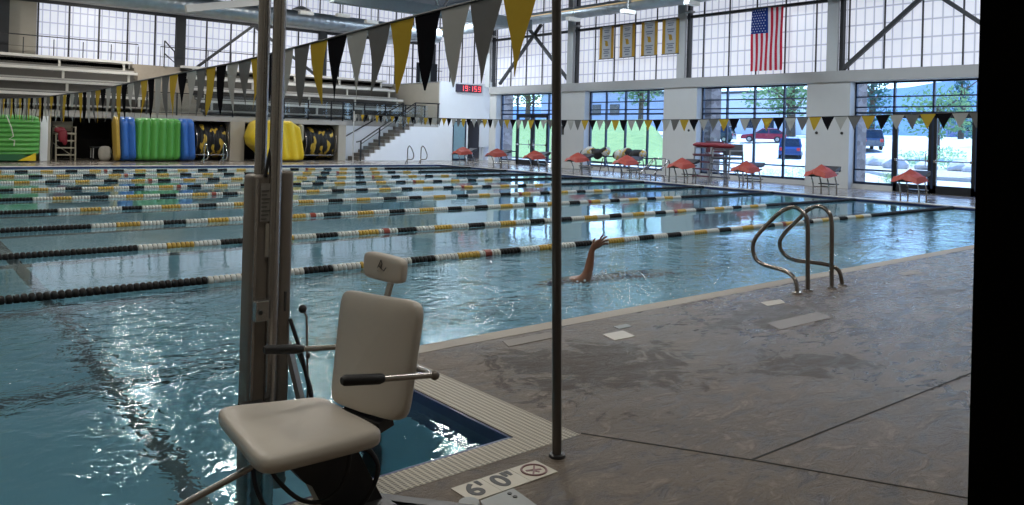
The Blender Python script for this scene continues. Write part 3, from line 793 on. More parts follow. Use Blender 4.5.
# ------------------------------------------------------------------ lane ropes
SG = .34
def seg_mesh(name, m, r=.055, n_d=6):
    mb = MB(); pts = []; rr = []
    st_ = SG/n_d
    for i in range(n_d):
        x = i*st_
        for dx, q in ((.004, .022), (.006, r*.85), (.02, r), (st_-.016, r), (st_-.006, r*.85), (st_-.004, .022)):
            pts.append((x+dx, 0, 0)); rr.append(q)
    return mb.tube(pts, rr, 10)
protos = {}
def lane_rope(y, label):
    r = thing('lane_rope', label, 'lane rope', (XL, y, WZ+.012), 'floating lane ropes across the pool')
    MB().cyl((XL-.02, y, WZ+.012), (XR+.02, y, WZ+.012), .008, 6).build('cable', M_STEELD, r)
    seq = 'K'*13 + 'WYWK'*5 + 'W' + 'KWYW'*5 + 'K'*13
    L = (XR-XL-.06); step = L/len(seq)
    for i, ch in enumerate(seq):
        nm, mt = {'K': ('black_float', M_LBLACK), 'W': ('white_float', M_LWHITE), 'Y': ('yellow_float', M_LYEL)}[ch]
        if ch not in protos:
            o = seg_mesh(nm, mt).build(nm, mt, None, True); protos[ch] = o
            o.parent = r
        else:
            o = protos[ch].copy(); C.objects.link(o); o.parent = r
        o.location = (.03+i*step, 0, .0); o.scale = (step/SG, 1, 1)
    for xx in (8.0, 15.0):
        MB().tube([(XL+xx-.05, y, WZ+.012), (XL+xx+.05, y, WZ+.012)], .062, 10).build('red_float', M_LRED, r)
rl = ['nearest lane rope, black at its left end, beside the swimmer', 'second lane rope from the near deck', 'third lane rope from the near deck', 'fourth lane rope from the near deck', 'fifth lane rope from the near deck, the middle one', 'sixth lane rope, fourth from the far deck', 'third lane rope from the far deck', 'second lane rope from the far deck', 'farthest lane rope, next to the far deck']
for i in range(9): lane_rope(7.9+2.515*i, rl[i])

# ------------------------------------------------------------------ pennant lines
def pennant_line(X, yc, y0, y1, zf, n_, size, hgt, cols, label):
    r = thing('pennant_line', label, 'pennant line', (X, yc, 0), 'backstroke pennant lines')
    zfun = lambda t: zf((y0+(y1-y0)*t-yc)/(y1-yc))
    pts = [(X, yc+(y1-yc)*i/60, zf(i/60)) for i in range(61)]
    MB().tube(pts, .008, 6).build('cord', M_STEELD, r)
    for i in range(n_):
        ta, tb = (i-.01)/n_, (i+1.01)/n_; ya, yb = y0+(y1-y0)*ta, y0+(y1-y0)*tb
        za, zb = zfun(ta), zfun(tb); tm = (ya+yb)/2; tw = random.uniform(-.02, .02); bl = random.uniform(-.03, .03)
        nm, mt = cols[i % len(cols)]
        vs = []; fs = []; K = 6
        for k in range(K+1):
            s_ = k/K; w_ = 1-s_*.97
            for q in range(4):
                u = (q/3-.5)*w_
                y = tm + (yb-ya)*u + .01*s_; z = za+(zb-za)*(q/3) - hgt*s_ if False else (za+zb)/2 + (zb-za)*u - hgt*s_
                vs.append((X + .012*math.sin(u*9+i)*(.3+s_) + bl*s_*s_, y, z))
        for k in range(K):
            for q in range(3): a = k*4+q; fs.append((a, a+1, a+5, a+4))
        MB().add(vs, fs).build(nm, mt, r, 'all')
    return r
cc = [('yellow_pennant', M_FY), ('grey_pennant', M_FG), ('silver_pennant', M_FS), ('black_pennant', M_FB)]
def z_near(t):
    P = [(0, 2.29), (.014, 2.23), (.05, 2.19), (.09, 2.14), (.15, 2.07), (.21, 2.04), (.27, 2.01), (.34, 1.96), (.5, 1.945), (.68, 2.02), (1, 2.15)]
    for (a, za), (b, zb) in zip(P, P[1:]):
        if t <= b: return za+(zb-za)*(t-a)/(b-a)
    return P[-1][1]
pennant_line(2.55, 2.68, 2.86, 30.3, z_near, 98, .28, .455, cc, 'string of large pennants sloping from upper centre down to the left')
def z_far(t): return 1.99 + .30*(2*t-1)**2*(.8 if t < .5 else .75)
pennant_line(16.8, 4.5, 4.5, 30.9, z_far, 86, .307, .31, [cc[1], cc[2], cc[3], cc[0]], 'level string of small pennants in front of the windows')
# poles for the lines
pl = thing('tall_pole', 'tall dark steel pole standing on the deck by the gutter corner', 'pole', (2.55, 2.65, 0))
MB().cyl((2.545, 2.645, 0), (2.49, 2.715, 3.2), .0225, 16).build('pole_tube', mat('dark_pole_steel', (.12, .112, .105), .32, .7), pl, True)
MB().tube([(2.546, 2.644, 0), (2.546, 2.644, .012), (2.546, 2.644, .016)], [.04, .037, .02], 18).build('floor_flange', M_BLACKP, pl, True)
fp = thing('tall_pole', 'thin pale pole on the far deck in front of the stairs', 'pole', (16.8, 30.9, 0))
MB().cyl((16.8, 30.9, 0), (16.8, 30.9, 2.35), .025, 10).build('pole_tube', M_STEELW, fp, True)
MB().cyl((16.8, 30.9, 0), (16.8, 30.9, .02), .08, 12).build('floor_flange', M_STEELD, fp, True)

# ------------------------------------------------------------------ starting blocks
def block_proto(label):
    r = thing('starting_block', label, 'starting block', (0, 0, 0), 'starting blocks at the end of the lanes')
    for sy in (-.24, .24):
        MB().tube([(-.02, sy, .64), (.12, sy, .02), (.12, sy, 0)] if False else [(-.16, sy, .62), (.0, sy*1.0, .3), (.02, sy, 0)], .022, 8).build('leg', M_BRUSH, r, True)
        MB().tube([(.28, sy, .66), (.46, sy, .3), (.47, sy, 0)], .022, 8).build('leg', M_BRUSH, r, True)
    MB().tube([(.0, -.24, .22), (.0, .24, .22)], .014, 6).build('cross_bar', M_BRUSH, r); MB().tube([(.46, -.24, .22), (.46, .24, .22)], .014, 6).build('cross_bar', M_BRUSH, r)
    MB().box(.3, .6, -.24, .24, .28, .31).build('step', M_BLACKP, r)
    P = MB(); P.prism([(-.38, .52), (.42, .59), (.42, .63), (-.38, .56)], 'y', -.31, .31); P.build('platform', M_BLACKP, r)
    # draped cover, peaked in the middle
    vs = []; fs = []; nx, ny = 7, 10
    for i in range(nx+1):
        for j in range(ny+1):
            u = i/nx; v = j/ny*2-1
            x = -.44+.80*u; y = v*.37
            e = max(abs(v), abs(2*u-1))
            top = .61+.05*u + .24*max(0, 1-abs(v)*1.05)**1.1*(1-abs(u-.55)*1.1)
            z = top - (.11 if e > .99 else .03 if e > .8 else 0) + .012*math.sin(9*v+5*u)
            vs.append((x, y, z))
    for i in range(nx):
        for j in range(ny): a = i*(ny+1)+j; fs.append((a, a+1, a+ny+2, a+ny+1))
    MB().add(vs, fs).build('cover', M_ORANGE, r)
    F = MB(); F.prism([(.30, .70), (.62, .82), (.64, .80), (.60, .70), (.42, .66)], 'y', -.27, .27); F.build('kick_plate', M_BLACKP, r)
    return r
bl = ['nearest red-covered starting block, in front of the right-hand glass doors', 'red-covered starting block before the pier right of the flag', 'red-covered starting block in front of the window with the parked blue car',
      'red-covered starting block beside the lifeguard chair', 'red-covered starting block in front of the right lane line bundle', 'red-covered starting block left of the left lane line bundle',
      'red-covered starting block just left of the tall dark pole', 'red-covered starting block in front of the far glass doors', 'farthest red-covered starting block, below the red clock']
b0 = block_proto(bl[0]); b0.location = (21.5, 9.12, 0)
for i in range(1, 9): dup(b0, (21.5, 9.12+2.5*i, 0), bl[i])

# ------------------------------------------------------------------ ladder rails
def rail_thing(curves, label, loc, m=M_RAILD, r=.022, name='pool_ladder_rail', group=None, plates=True):
    for cv, lb in zip(curves, label):
        # smooth by subdividing (Catmull-Rom)
        P = [Vector(p) for p in cv]; Q = []
        for i in range(len(P)-1):
            p0 = P[max(i-1, 0)]; p1 = P[i]; p2 = P[i+1]; p3 = P[min(i+2, len(P)-1)]
            for k in range(4):
                t = k/4; Q.append(.5*((2*p1)+(p2-p0)*t+(2*p0-5*p1+4*p2-p3)*t*t+(3*p1-p0-3*p2+p3)*t**3))
        Q.append(P[-1])
        rt_ = thing(name, lb, 'grab rail', (P[0].x, P[0].y, 0), group)
        MB().tube(Q, r, 12).build('rail_tube', m, rt_, True)
        if plates:
            for e in (P[0], P[-1]): MB().tube([(e.x, e.y, 0), (e.x, e.y, .012), (e.x, e.y, .02)], [.055, .05, .024], 16).build('floor_flange', m, rt_, True)
RA = [(7.42, 4.12, 0), (7.42, 4.13, .31), (7.42, 4.14, .66), (7.42, 4.18, .77), (7.41, 4.28, .83), (7.4, 4.38, .80), (7.4, 4.5, .71), (7.38, 4.69, .49), (7.37, 4.73, .37), (7.36, 4.69, .25), (7.34, 4.56, .2), (7.3, 4.36, .19), (7.25, 4.22, .17), (7.22, 4.14, .11), (7.2, 4.11, 0)]
RB = [(7.75, 4.04, 0), (7.75, 4.05, .29), (7.75, 4.06, .68), (7.76, 4.11, .79), (7.78, 4.22, .83), (7.8, 4.34, .79), (7.82, 4.45, .69), (7.85, 4.66, .48), (7.86, 4.71, .36), (7.87, 4.66, .26), (7.89, 4.54, .21), (7.92, 4.36, .21), (7.96, 4.18, .2), (7.99, 4.09, .15), (8.03, 4.07, 0)]
rail_thing([RA, RB], ['left curved steel grab rail on the near deck edge', 'right curved steel grab rail on the near deck edge'], None, group='grab rails of the near pool ladder')
def farrail(x, y, lb, m):
    cv = [(x + (p[0]-7.42)*.9, y - (p[1]-4.12), p[2]) for p in RA[:12]] + [(x-.17, y-.2, .12), (x-.17, y-.12, 0)]
    rail_thing([cv], [lb], None, m, .024, 'pool_ladder_rail', 'grab rails of the far ladders', False)
farrail(10.55, 31.5, 'left chrome grab rail in front of the blue and green inflatable', M_CHROME); farrail(11.3, 31.5, 'right chrome grab rail in front of the wound lane lines', M_CHROME)
farrail(20.0, 31.5, 'left dark grab rail in front of the white stair wall', M_RAILD); farrail(20.75, 31.5, 'right dark grab rail in front of the white stair wall', M_RAILD)
for k, (yy) in enumerate((17.35, 17.95)):
    cv = [(21.75, yy, 0), (21.75, yy, .6), (21.65, yy, .75), (21.4, yy, .5), (21.1, yy+.02, .38), (21.0, yy+.03, .25), (21.25, yy+.04, .2), (21.5, yy+.04, .2), (21.55, yy+.05, 0)]
    rail_thing([cv], [('dark grab rail at the pool end just left of the lifeguard chair', 'dark grab rail at the pool end in front of the grey pier')[k]], None, M_RAILD, .022, 'pool_ladder_rail', 'grab rails at the block end', False)

# ------------------------------------------------------------------ lifeguard chairs
def guard_chair(loc, label, tall, m, sm, rz=0):
    r = thing('lifeguard_chair', label, 'lifeguard chair', loc, 'lifeguard chairs on the deck'); X, Y, _ = loc
    legs = [(X-.3, Y-.34), (X-.3, Y+.34), (X+.42, Y-.34), (X+.42, Y+.34)]
    for (a, b) in legs: MB().tube([(a+(-.1 if a < X else .1), b, 0), (a, b, tall)], .03, 8).build('leg', m, r, True)
    for k in range(4):
        z = .2+k*(tall-.35)/3.4
        MB().box(X-.42, X-.28, Y-.35, Y+.35, z, z+.05).build('step', sm, r)
    MB().box(X-.35, X+.4, Y-.37, Y+.37, tall-.28, tall-.2).build('seat', sm, r)
    MB().box(X+.36, X+.42, Y-.36, Y+.36, tall-.15, tall+.25).build('backrest', sm, r)
    for sy in (-.34, .34): MB().box(X-.3, X+.42, Y+sy-.03, Y+sy+.03, tall, tall+.05).build('armrest', m, r)
    MB().bar((X+.42, Y-.34, .2), (X+.42, Y+.34, .7), .03).build('cross_brace', m, r)
    r.rotation_euler = (0, 0, rz)
guard_chair((23.0, 16.65, 0), 'white framed lifeguard chair between two starting blocks by the windows', 1.2, mat('grey_white_tube', (.3, .31, .33), .4), mat('dark_red_step', (.14, .05, .07), .5))
guard_chair((22.95, 15.85, 0), 'second pale framed lifeguard chair, right of its twin by the windows', 1.12, mat('grey_white_tube', (0, 0, 0)), mat('grey_step', (.1, .11, .13), .5))
tag(MB().tube([(22.8, 15.45, 1.29), (22.8, 15.6, 1.3), (22.8, 17.0, 1.32), (22.8, 17.15, 1.31)], [.03, .085, .085, .03], 12).build('rescue_tube', M_RED, smooth=True), 'long dark red rescue tube lying across the lifeguard chairs by the windows', 'rescue tube')
guard_chair((6.35, 35.3, 0), 'pale lifeguard chair stored in the dark bay beside the green inflatable', 1.3, mat('cream_tube', (.36, .33, .26), .5), mat('cream_step', (.36, .33, .26), .5), PI/2)
v = MB(); v.ell((6.22, 34.86, .98), .16, .07, .26, 14, 10, None, .75); v.ell((6.12, 34.87, 1.2), .2, .08, .12, 14, 8, None, .8); v.ell((6.3, 34.87, .8), .09, .06, .2, 10, 8)
tag(v.build('life_vest', M_RED, smooth='all'), 'red life vest hung over the stored lifeguard chair', 'life vest')
ct = thing('storage_cart', 'low grey wheeled cart in the dark storage bay', 'cart', (7.6, 35, 0))
MB().box(7.3, 7.9, 34.95, 35.5, .5, .55).build('cart_top', M_STEELD, ct)
for a in (7.35, 7.85):
    for b in (35.0, 35.45): MB().cyl((a, b, .06), (a, b, .5), .02, 8).build('leg', M_STEELW, ct); MB().cyl((a-.02, b, .05), (a+.02, b, .05), .05, 10).build('wheel', M_TYRE, ct)
v = MB(); v.ell((7.72, 34.75, .3), .25, .14, .3, 12, 8, None, .7)
tag(v.build('folded_cover', M_TOWEL, smooth='all'), 'pale bundled cover lying by the storage cart', 'cover')
tag(MB().rbox(8.0, 8.42, 34.8, 35.2, .0, .3, .05).build('storage_box', mat('brown_grey_box', (.2, .17, .14), .7)), 'brownish box on the floor left of the blue and green inflatable', 'box')

# ------------------------------------------------------------------ inflatables
def pillow(x0, x1, y0, y1, z0, z1, ribs, axis, depth=.06, e=.35, lean=0.):
    """rounded inflated slab, ribs running vertically (axis 'x') or horizontally (axis 'z')"""
    mb = MB(); n1, n2 = (72, 20) if axis == 'x' else (20, 72)
    cx, cy, cz = (x0+x1)/2, (y0+y1)/2, (z0+z1)/2; hx, hy, hz = (x1-x0)/2, (y1-y0)/2, (z1-z0)/2
    rr = min(.35, .16/min(hx, hz)); vs = []; fs = []
    for sd in (-1, 1):
        for i in range(n1+1):
            for j in range(n2+1):
                u = math.sin((i/n1*2-1)*PI/2*.98)/math.sin(PI/2*.98) if n1 < 40 else i/n1*2-1
                w_ = math.sin((j/n2*2-1)*PI/2*.98)/math.sin(PI/2*.98) if n2 < 40 else j/n2*2-1
                def pf(q): d = (1-abs(q))/rr; return 1 if d > 1 else math.sqrt(max(0, 1-(1-d)**2))
                T = pf(u)*pf(w_); t = u if axis == 'x' else w_
                rb = abs(math.sin((t*.5+.5)*ribs*PI))**.75
                k1 = 1-.10*abs(w_)**12; k2 = 1-.05*abs(u)**12
                x = cx+u*hx*k1 + lean*w_; z = cz+w_*hz*k2
                vs.append((x, cy+sd*T*(hy-depth+depth*rb), z))
    m_ = (n1+1)*(n2+1)
    for sd in range(2):
        for i in range(n1):
            for j in range(n2): a = sd*m_+i*(n2+1)+j; fs.append((a, a+1, a+n2+2, a+n2+1))
    return mb.add(vs, fs)
gi = thing('green_inflatable', 'green ribbed inflatable block at the far left edge', 'inflatable', (4.2, 34, 0))
pillow(2.6, 5.3, 33.5, 34.4, .2, 1.74, 9, 'z', .09, .3).build('inflated_body', M_GREEN, gi, 'all')
pillow(2.8, 5.0, 33.55, 34.3, .0, .42, 1, 'z', .0, .4).build('base_tube', mat('dark_green_vinyl', (.02, .12, .05), .4), gi, 'all')
MB().tube([(4.15, 33.4, 1.7), (4.3, 33.38, 1.3), (4.38, 33.38, .95), (4.25, 33.36, .85), (4.42, 33.36, .8), (4.4, 33.37, .6)], .02, 8).build('tether_rope', mat('pale_rope', (.6, .62, .55), .8), gi, True)
MB().prism([(4.55, .06), (5.1, .06), (5.1, .34)], 'y', 33.36, 33.5).build('yellow_flap', M_YEL, gi)
bg = thing('blue_green_inflatable', 'green ribbed inflatable wall with blue tubes at both ends', 'inflatable', (9.5, 34, 0))
pillow(8.55, 10.4, 33.6, 34.3, .04, 1.78, 6, 'x', .14, .3, .0).build('green_panel', M_GREEN, bg, 'all')
pillow(8.0, 8.62, 33.5, 34.35, .04, 1.8, 2, 'x', .1, .3, -.05).build('blue_end_tube', M_BLUE, bg, 'all'); pillow(10.3, 10.92, 33.5, 34.35, .04, 1.8, 2, 'x', .1, .3, -.06).build('blue_end_tube', M_BLUE, bg, 'all')
pillow(7.84, 8.02, 33.6, 34.3, .04, 1.8, 1, 'x', .02, .3, -.05).build('yellow_end_strip', mat('ochre_vinyl', (.45, .30, .05), .5), bg, 'all')
yi = thing('yellow_inflatable', 'yellow ribbed inflatable block behind the lift poles', 'inflatable', (14.3, 34, 0))
Y_ = MB(); nn = 90; nr = 24
poly = [(13.35, .75), (13.25, 1.1), (13.45, 1.72), (13.7, 1.84), (15.1, 1.84), (15.5, 1.55), (15.75, .3), (15.7, .08), (15.5, .04), (14.3, .04), (14.0, .15)]
# resample outline and inflate
def resample(poly, n_):
    P = [Vector((*p, 0)) for p in poly]; L = [(P[(i+1) % len(P)]-P[i]).length for i in range(len(P))]; T = sum(L); out = []
    for k in range(n_):
        t = T*k/n_; i = 0
        while t > L[i]: t -= L[i]; i += 1
        out.append(P[i].lerp(P[(i+1) % len(P)], t/L[i]))
    return out
R_ = resample(poly, nn); cen = Vector((14.5, 1.0, 0)); vs = []; fs = []
prof = [(k/14*.9, -1) for k in range(1, 15)] + [(.95, -.93), (.985, -.8), (1, -.5), (1, .5), (.985, .8), (.95, .93), (.9, 1), (.5, 1), (.05, 1)]
nr = len(prof)-1
for sc, yy in prof:
    for p in R_:
        q = cen+(p-cen)*sc; rb = abs(math.sin((q.x-.18*(1-q.y)-13.2)/2.55*6*PI))**.75*.15*abs(yy)
        vs.append((q.x, 34.0+yy*(.5+rb), q.y))
for k in range(nr):
    for j in range(nn): fs.append((k*nn+j, k*nn+(j+1) % nn, (k+1)*nn+(j+1) % nn, (k+1)*nn+j))
Y_.add(vs, fs).build('inflated_body', M_YEL, yi, 'all')
pillow(15.65, 15.8, 33.7, 34.2, .9, 1.7, 1, 'z', .0, .6).build('end_loop', mat('grey_rope_loop', (.3, .3, .25), .8), yi, 'all')
# lane line reels
def reel(x, label, L=1.5, R=.78):
    r = thing('lane_line_reel', label, 'reel', (x, 35.3, 0), 'reels of wound lane lines in the storage bays')
    pts = []; rr = []; n_ = 26
    for i in range(n_+1):
        pts.append((x-L/2+L*i/n_, 35.35, .86)); rr.append(R*(.93+.05*math.sin(i*1.9)+.02*math.sin(i*5)))
    rr[0] = rr[-1] = R*.6
    MB().tube(pts, rr, 28).build('wound_line', M_WOUND, r, 'all')
    for s_ in (-1, 1): MB().torus((x+s_*L/2, 35.35, .86), 'x', R, .03, 32, 8).build('end_ring', M_RAILD, r, True)
    for s_ in (-1, 1): MB().bar((x+s_*(L/2+.02), 34.95, .05), (x+s_*(L/2+.02), 35.75, .05), .06).build('foot_bar', M_STEELD, r)
    MB().bar((x-L/2, 34.55+.3, .26), (x+L/2, 34.55+.3, .26), .04).build('front_bar', M_BRUSH, r)
reel(11.95, 'black and yellow wound lane lines right of the blue and green inflatable', 1.35)
reel(17.1, 'black and yellow wound lane lines right of the yellow inflatable', 1.55)
# bundles on trolleys by window 2
def bundle(yc, L, label, flip):
    r = thing('lane_line_bundle', label, 'bundle', (23.4, yc, 0), 'striped bundles on trolleys by the window')
    pts = []; rr = []; n_ = 16
    for i in range(n_+1):
        pts.append((23.4+.03*math.sin(i), yc-L/2+L*i/n_, .84+.05*math.sin(i*.8))); rr.append(.22*(.85+.18*math.sin(i*1.3+flip)))
    rr[0] = rr[-1] = .1
    MB().tube(pts, rr, 18).build('wound_line', M_BUNDLE, r, 'all')
    MB().ell((23.4, yc+L/2, .78), .12, .12, .15, 10, 6).build('end_knot', M_BLACKP, r, 'all')
    for s_ in (-1, 1):
        MB().tube([(23.1, yc+s_*L*.4, 0), (23.3, yc+s_*L*.4, .62), (23.5, yc+s_*L*.4, .62), (23.7, yc+s_*L*.4, 0)], .02, 8).build('trolley_leg', M_RAILD, r, True)
    MB().tube([(23.2, yc-L*.55, .28), (23.2, yc+L*.5, .28)], .02, 8).build('trolley_rail', M_RAILD, r, True)
    MB().tube([(23.6, yc-L*.55, .28), (23.6, yc+L*.5, .28)], .02, 8).build('trolley_rail', M_RAILD, r, True)
bundle(22.55, 1.4, 'left striped bundle of wound lane line on a trolley by the window', 0); bundle(20.65, 1.5, 'right striped bundle of wound lane line on a trolley by the window', 2)
hd = thing('trolley_handle', 'thin bent steel frame standing right of the striped bundles', 'frame', (23.2, 19.4, 0))
MB().tube([(23.2, 20.0, .1), (23.2, 19.2, .1), (23.2, 19.1, .0)], .02, 8).build('frame_foot', M_RAILD, hd, True); MB().tube([(23.2, 19.9, .15), (23.25, 19.3, .75), (23.25, 18.75, .75), (23.25, 18.7, .1)], .018, 8).build('frame_tube', M_RAILD, hd, True)

# ------------------------------------------------------------------ deck markers
def text(body, loc, size, m, parent, name, rot=0, sx=1):
    cu = bpy.data.curves.new(name, 'FONT'); cu.body = body; cu.size = size; cu.extrude = .0008; cu.align_x = 'CENTER'; cu.align_y = 'CENTER'
    cu.materials.append(m); cu.offset = .004
    tmp = bpy.data.objects.new('tmp', cu); C.objects.link(tmp); bpy.context.view_layer.update()
    me = bpy.data.meshes.new_from_object(tmp.evaluated_get(bpy.context.evaluated_depsgraph_get())); bpy.data.objects.remove(tmp)
    o = bpy.data.objects.new(name, me); C.objects.link(o); o.parent = parent
    pw = parent_world(parent); o.location = Vector(loc)-pw; o.rotation_euler = (0, 0, rot); o.scale = (sx, 1, 1); return o
dm = thing('depth_marker', 'pale depth marker tiles reading six feet with a no diving symbol', 'depth marker', (2.19, 2.59, 0))
for k in range(3):
    a = 1.95+.16*k
    t_ = MB().box(a+.001, a+.159, 2.515, 2.665, 0, .004).build('marker_tile', M_TILE, dm)
text("6'", (2.035, 2.59, .0048), .15, M_INK, dm, 'depth_figure'); text('0"', (2.19, 2.59, .0048), .15, M_INK, dm, 'depth_figure')
nd = MB(); nd.torus((2.352, 2.59, .0045), 'z', .056, .0055, 28, 6); nd.bar((2.313, 2.55, .0045), (2.39, 2.63, .0045), .009, .003)
nd.bar((2.318, 2.605, .0042), (2.385, 2.578, .0042), .014, .003); nd.bar((2.34, 2.60, .0042), (2.36, 2.56, .0042), .01, .003)
nd.build('no_diving_symbol', M_INKR, dm)
pt = MB(); pt.prism([(1.98, 2.50), (2.16, 2.505), (2.14, 2.33), (1.9, 2.3)], 'z', 0, .006)
pt = pt.build('deck_plate', M_PLATE); tag(pt, 'grey metal cover plate below the depth marker', 'cover plate')
MB().cyl((2.115, 2.475, .006), (2.115, 2.475, .009), .01, 10).build('bolt_hole', M_INK, pt); MB().cyl((2.115, 2.44, .006), (2.115, 2.44, .009), .01, 10).build('bolt_hole', M_INK, pt)
c_ = MB().tube([(1.93, 2.51, 0), (1.93, 2.51, .012), (1.93, 2.51, .016)], [.045, .042, .02], 16).build('anchor_cap', M_PLATE, smooth=True); tag(c_, 'small round grey anchor cap at the left end of the depth marker', 'cap')
def flat(name, poly, m, label, cat, z=.004, group=None): return tag(MB().prism(poly, 'z', 0, z).build(name, m), label, cat, group)
flat('marker_tile', [(3.62, 4.36), (4.08, 4.36), (4.03, 4.22), (3.56, 4.22)], mat('worn_marker_tile', (.19, .16, .13), .5), 'worn marker tile strip along the pool edge left of the tall pole', 'marker tile')
flat('skimmer_lid', [(4.37, 4.08), (4.59, 4.07), (4.54, 3.90), (4.32, 3.91)], mat('skimmer_white', (.55, .52, .46), .5), 'small pale square lid on the deck right of the tall pole', 'lid')
flat('marker_tile', [(5.78, 3.56), (6.55, 3.54), (6.45, 3.36), (5.68, 3.38)], mat('long_tile_grey', (.22, .20, .185), .5), 'long pale tile strip on the deck in front of the grab rails', 'marker tile')
flat('skimmer_lid', [(6.48, 4.06), (6.76, 4.03), (6.66, 3.92), (6.40, 3.94)], mat('skimmer_white', (.5, .5, .5)), 'small pale square lid just left of the grab rails', 'lid')
flat('deck_drain', [(4.62, 4.2), (4.78, 4.2), (4.75, 4.12), (4.6, 4.12)], M_PLATE, 'tiny grey drain cover near the pale square lid', 'drain')
flat('skimmer_lid', [(9.35, 4.08), (9.75, 4.06), (9.68, 3.94), (9.28, 3.96)], mat('dull_lid', (.3, .28, .26)), 'small pale lid on the deck right of the grab rails', 'lid')
flat('skimmer_lid', [(11.5, 4.0), (12.0, 3.98), (11.9, 3.82), (11.4, 3.84)], mat('skimmer_white', (.5, .5, .5)), 'farthest small pale lid on the deck near the black door frame', 'lid')

# ------------------------------------------------------------------ the pool lift
lf = thing('pool_lift', 'stainless pool chair lift with cream moulded seat over the water', 'chair lift', (1.5, 2.75, 0))
mast = MB(); mast.rbox(1.357, 1.457, 3.40, 3.52, -1.2, 1.29, .02)
mast = mast.build('mast', M_BRUSHD, lf, True)
MB().rbox(1.497, 1.562, 3.42, 3.56, -.3, 1.305, .018).build('mast_rear_housing', M_BRUSHD, lf, True)
for xx in (1.372, 1.442): MB().box(xx-.006, xx+.006, 3.39, 3.402, -.5, 1.27).build('mast_rib', M_BRUSH, lf)
MB().tube([(1.459, 3.40, -1.1), (1.459, 3.40, 3.3)], .0285, 16).build('guide_tube', M_BRUSH, lf, True)
MB().tube([(1.413, 3.46, 1.2), (1.413, 3.46, 3.3)], .0265, 16).build('lifting_tube', M_BRUSH, lf, True)
pk = MB(); pk.tube([(1.452, 3.42, 1.52), (1.447, 3.41, 1.44), (1.427, 3.40, 1.37), (1.412, 3.40, 1.28)], .008, 6); pk.build('control_cable', M_RUBBER, lf, True)
MB().box(1.390, 1.437, 3.391, 3.399, 1.08, 1.25).build('instruction_placard', M_PLACARD, lf)
MB().box(1.417, 1.454, 3.389, 3.397, .92, 1.07).build('instruction_placard', mat('placard_pale', (.36, .33, .28), .5, var=.4, nscale=90), lf)
q = MB()
for i in range(8): q.box(1.394, 1.394+.025+.008*(i*7 % 3), 3.3885, 3.3905, 1.09+.018*i, 1.094+.018*i)
q.build('placard_print', M_INK, lf)
bk = MB(); bk.rbox(1.367, 1.427, 3.35, 3.41, .64, .735, .006); bk.build('latch_bracket', M_BRUSH, lf); MB().cyl((1.382, 3.335, .685), (1.382, 3.36, .685), .010, 10).build('latch_bolt', M_BLACKP, lf)
MB().box(1.526, 1.534, 3.412, 3.42, .66, .75).build('slot', M_INK, lf)
# strut and cables to the right of the mast
MB().bar((1.562, 3.45, .5), (1.642, 3.38, .1), .06, .02).build('side_strut', mat('grey_strut', (.28, .27, .26), .5, .6), lf)
MB().tube([(1.557, 3.42, .62), (1.597, 3.38, .47), (1.647, 3.36, .25), (1.662, 3.33, .05)], .009, 6).build('hose', M_RUBBER, lf, True)
MB().tube([(1.582, 3.42, .5), (1.652, 3.38, .3), (1.672, 3.36, .1)], .007, 6).build('hose', M_RUBBER, lf, True)
# carriage under the seat, on the deck edge
bs = MB(); bs.prism([(1.24, .345), (1.45, .345), (1.50, .26), (1.60, .07), (1.62, .0), (1.38, .0), (1.34, .12), (1.30, .2), (1.27, .22), (1.23, .27)], 'y', 2.63, 2.70)
bs.build('seat_bracket', M_BLACKP, lf)
MB().box(1.32, 1.42, 2.70, 3.41, .22, .28).build('support_arm', M_BLACKP, lf)
MB().box(1.36, 1.44, 3.36, 3.40, .1, .27).build('carriage_plate', M_BLACKP, lf)
MB().rbox(1.45, 1.62, 2.3, 2.85, .0, .075, .01).build('base_plate', mat('dark_base_steel', (.10, .10, .10), .45, .7), lf)
MB().bar((1.60, 2.745, .02), (2.0, 2.24, .02), .05, .05).build('deck_arm', mat('dark_base_steel', (.1, .1, .1)), lf)
MB().tube(smooth([(1.14, 2.68, .345), (1.16, 2.64, .27), (1.24, 2.60, .18), (1.33, 2.58, .16), (1.40, 2.57, .22), (1.42, 2.57, .33)]), .008, 8).build('hose', M_RUBBER, lf, True)
MB().tube(smooth([(1.12, 2.75, .345), (1.13, 2.72, .2), (1.2, 2.70, .08), (1.3, 2.68, .02)]), .008, 8).build('hose', M_RUBBER, lf, True)
MB().tube(smooth([(1.45, 2.56, .33), (1.50, 2.56, .30), (1.54, 2.57, .22), (1.50, 2.58, .12), (1.42, 2.60, .05)]), .009, 8).build('hose', M_RUBBER, lf, True)
# seat pan
def shell(corners, th, bulge, n_=20, e=.28, hole=None):
    """cushion: bilinear patch of four corners, rounded outline, thickness along its normal"""
    a, b, c, d = [Vector(p) for p in corners]; nrm = (b-a).cross(d-a).normalized()
    cen = (a+b+c+d)/4; nu, nv = 64, 18; vs = []; fs = []
    sp = lambda q, ee: math.copysign(abs(q)**ee, q)
    for i in range(nv+1):
        ph = -PI/2+PI*i/nv
        for j in range(nu):
            t = 2*PI*j/nu
            u = sp(math.cos(ph), .32)*sp(math.cos(t), e); w_ = sp(math.cos(ph), .32)*sp(math.sin(t), e); h = sp(math.sin(ph), .55)
            uu, ww = (u+1)/2, (w_+1)/2
            p = (a*(1-uu)+b*uu)*(1-ww) + (d*(1-uu)+c*uu)*ww
            vs.append(p + nrm*(h*th/2 + bulge(u, w_)))
    for i in range(nv):
        for j in range(nu): fs.append((i*nu+j, i*nu+(j+1) % nu, (i+1)*nu+(j+1) % nu, (i+1)*nu+j))
    return MB().add(vs, fs)
zs = .385
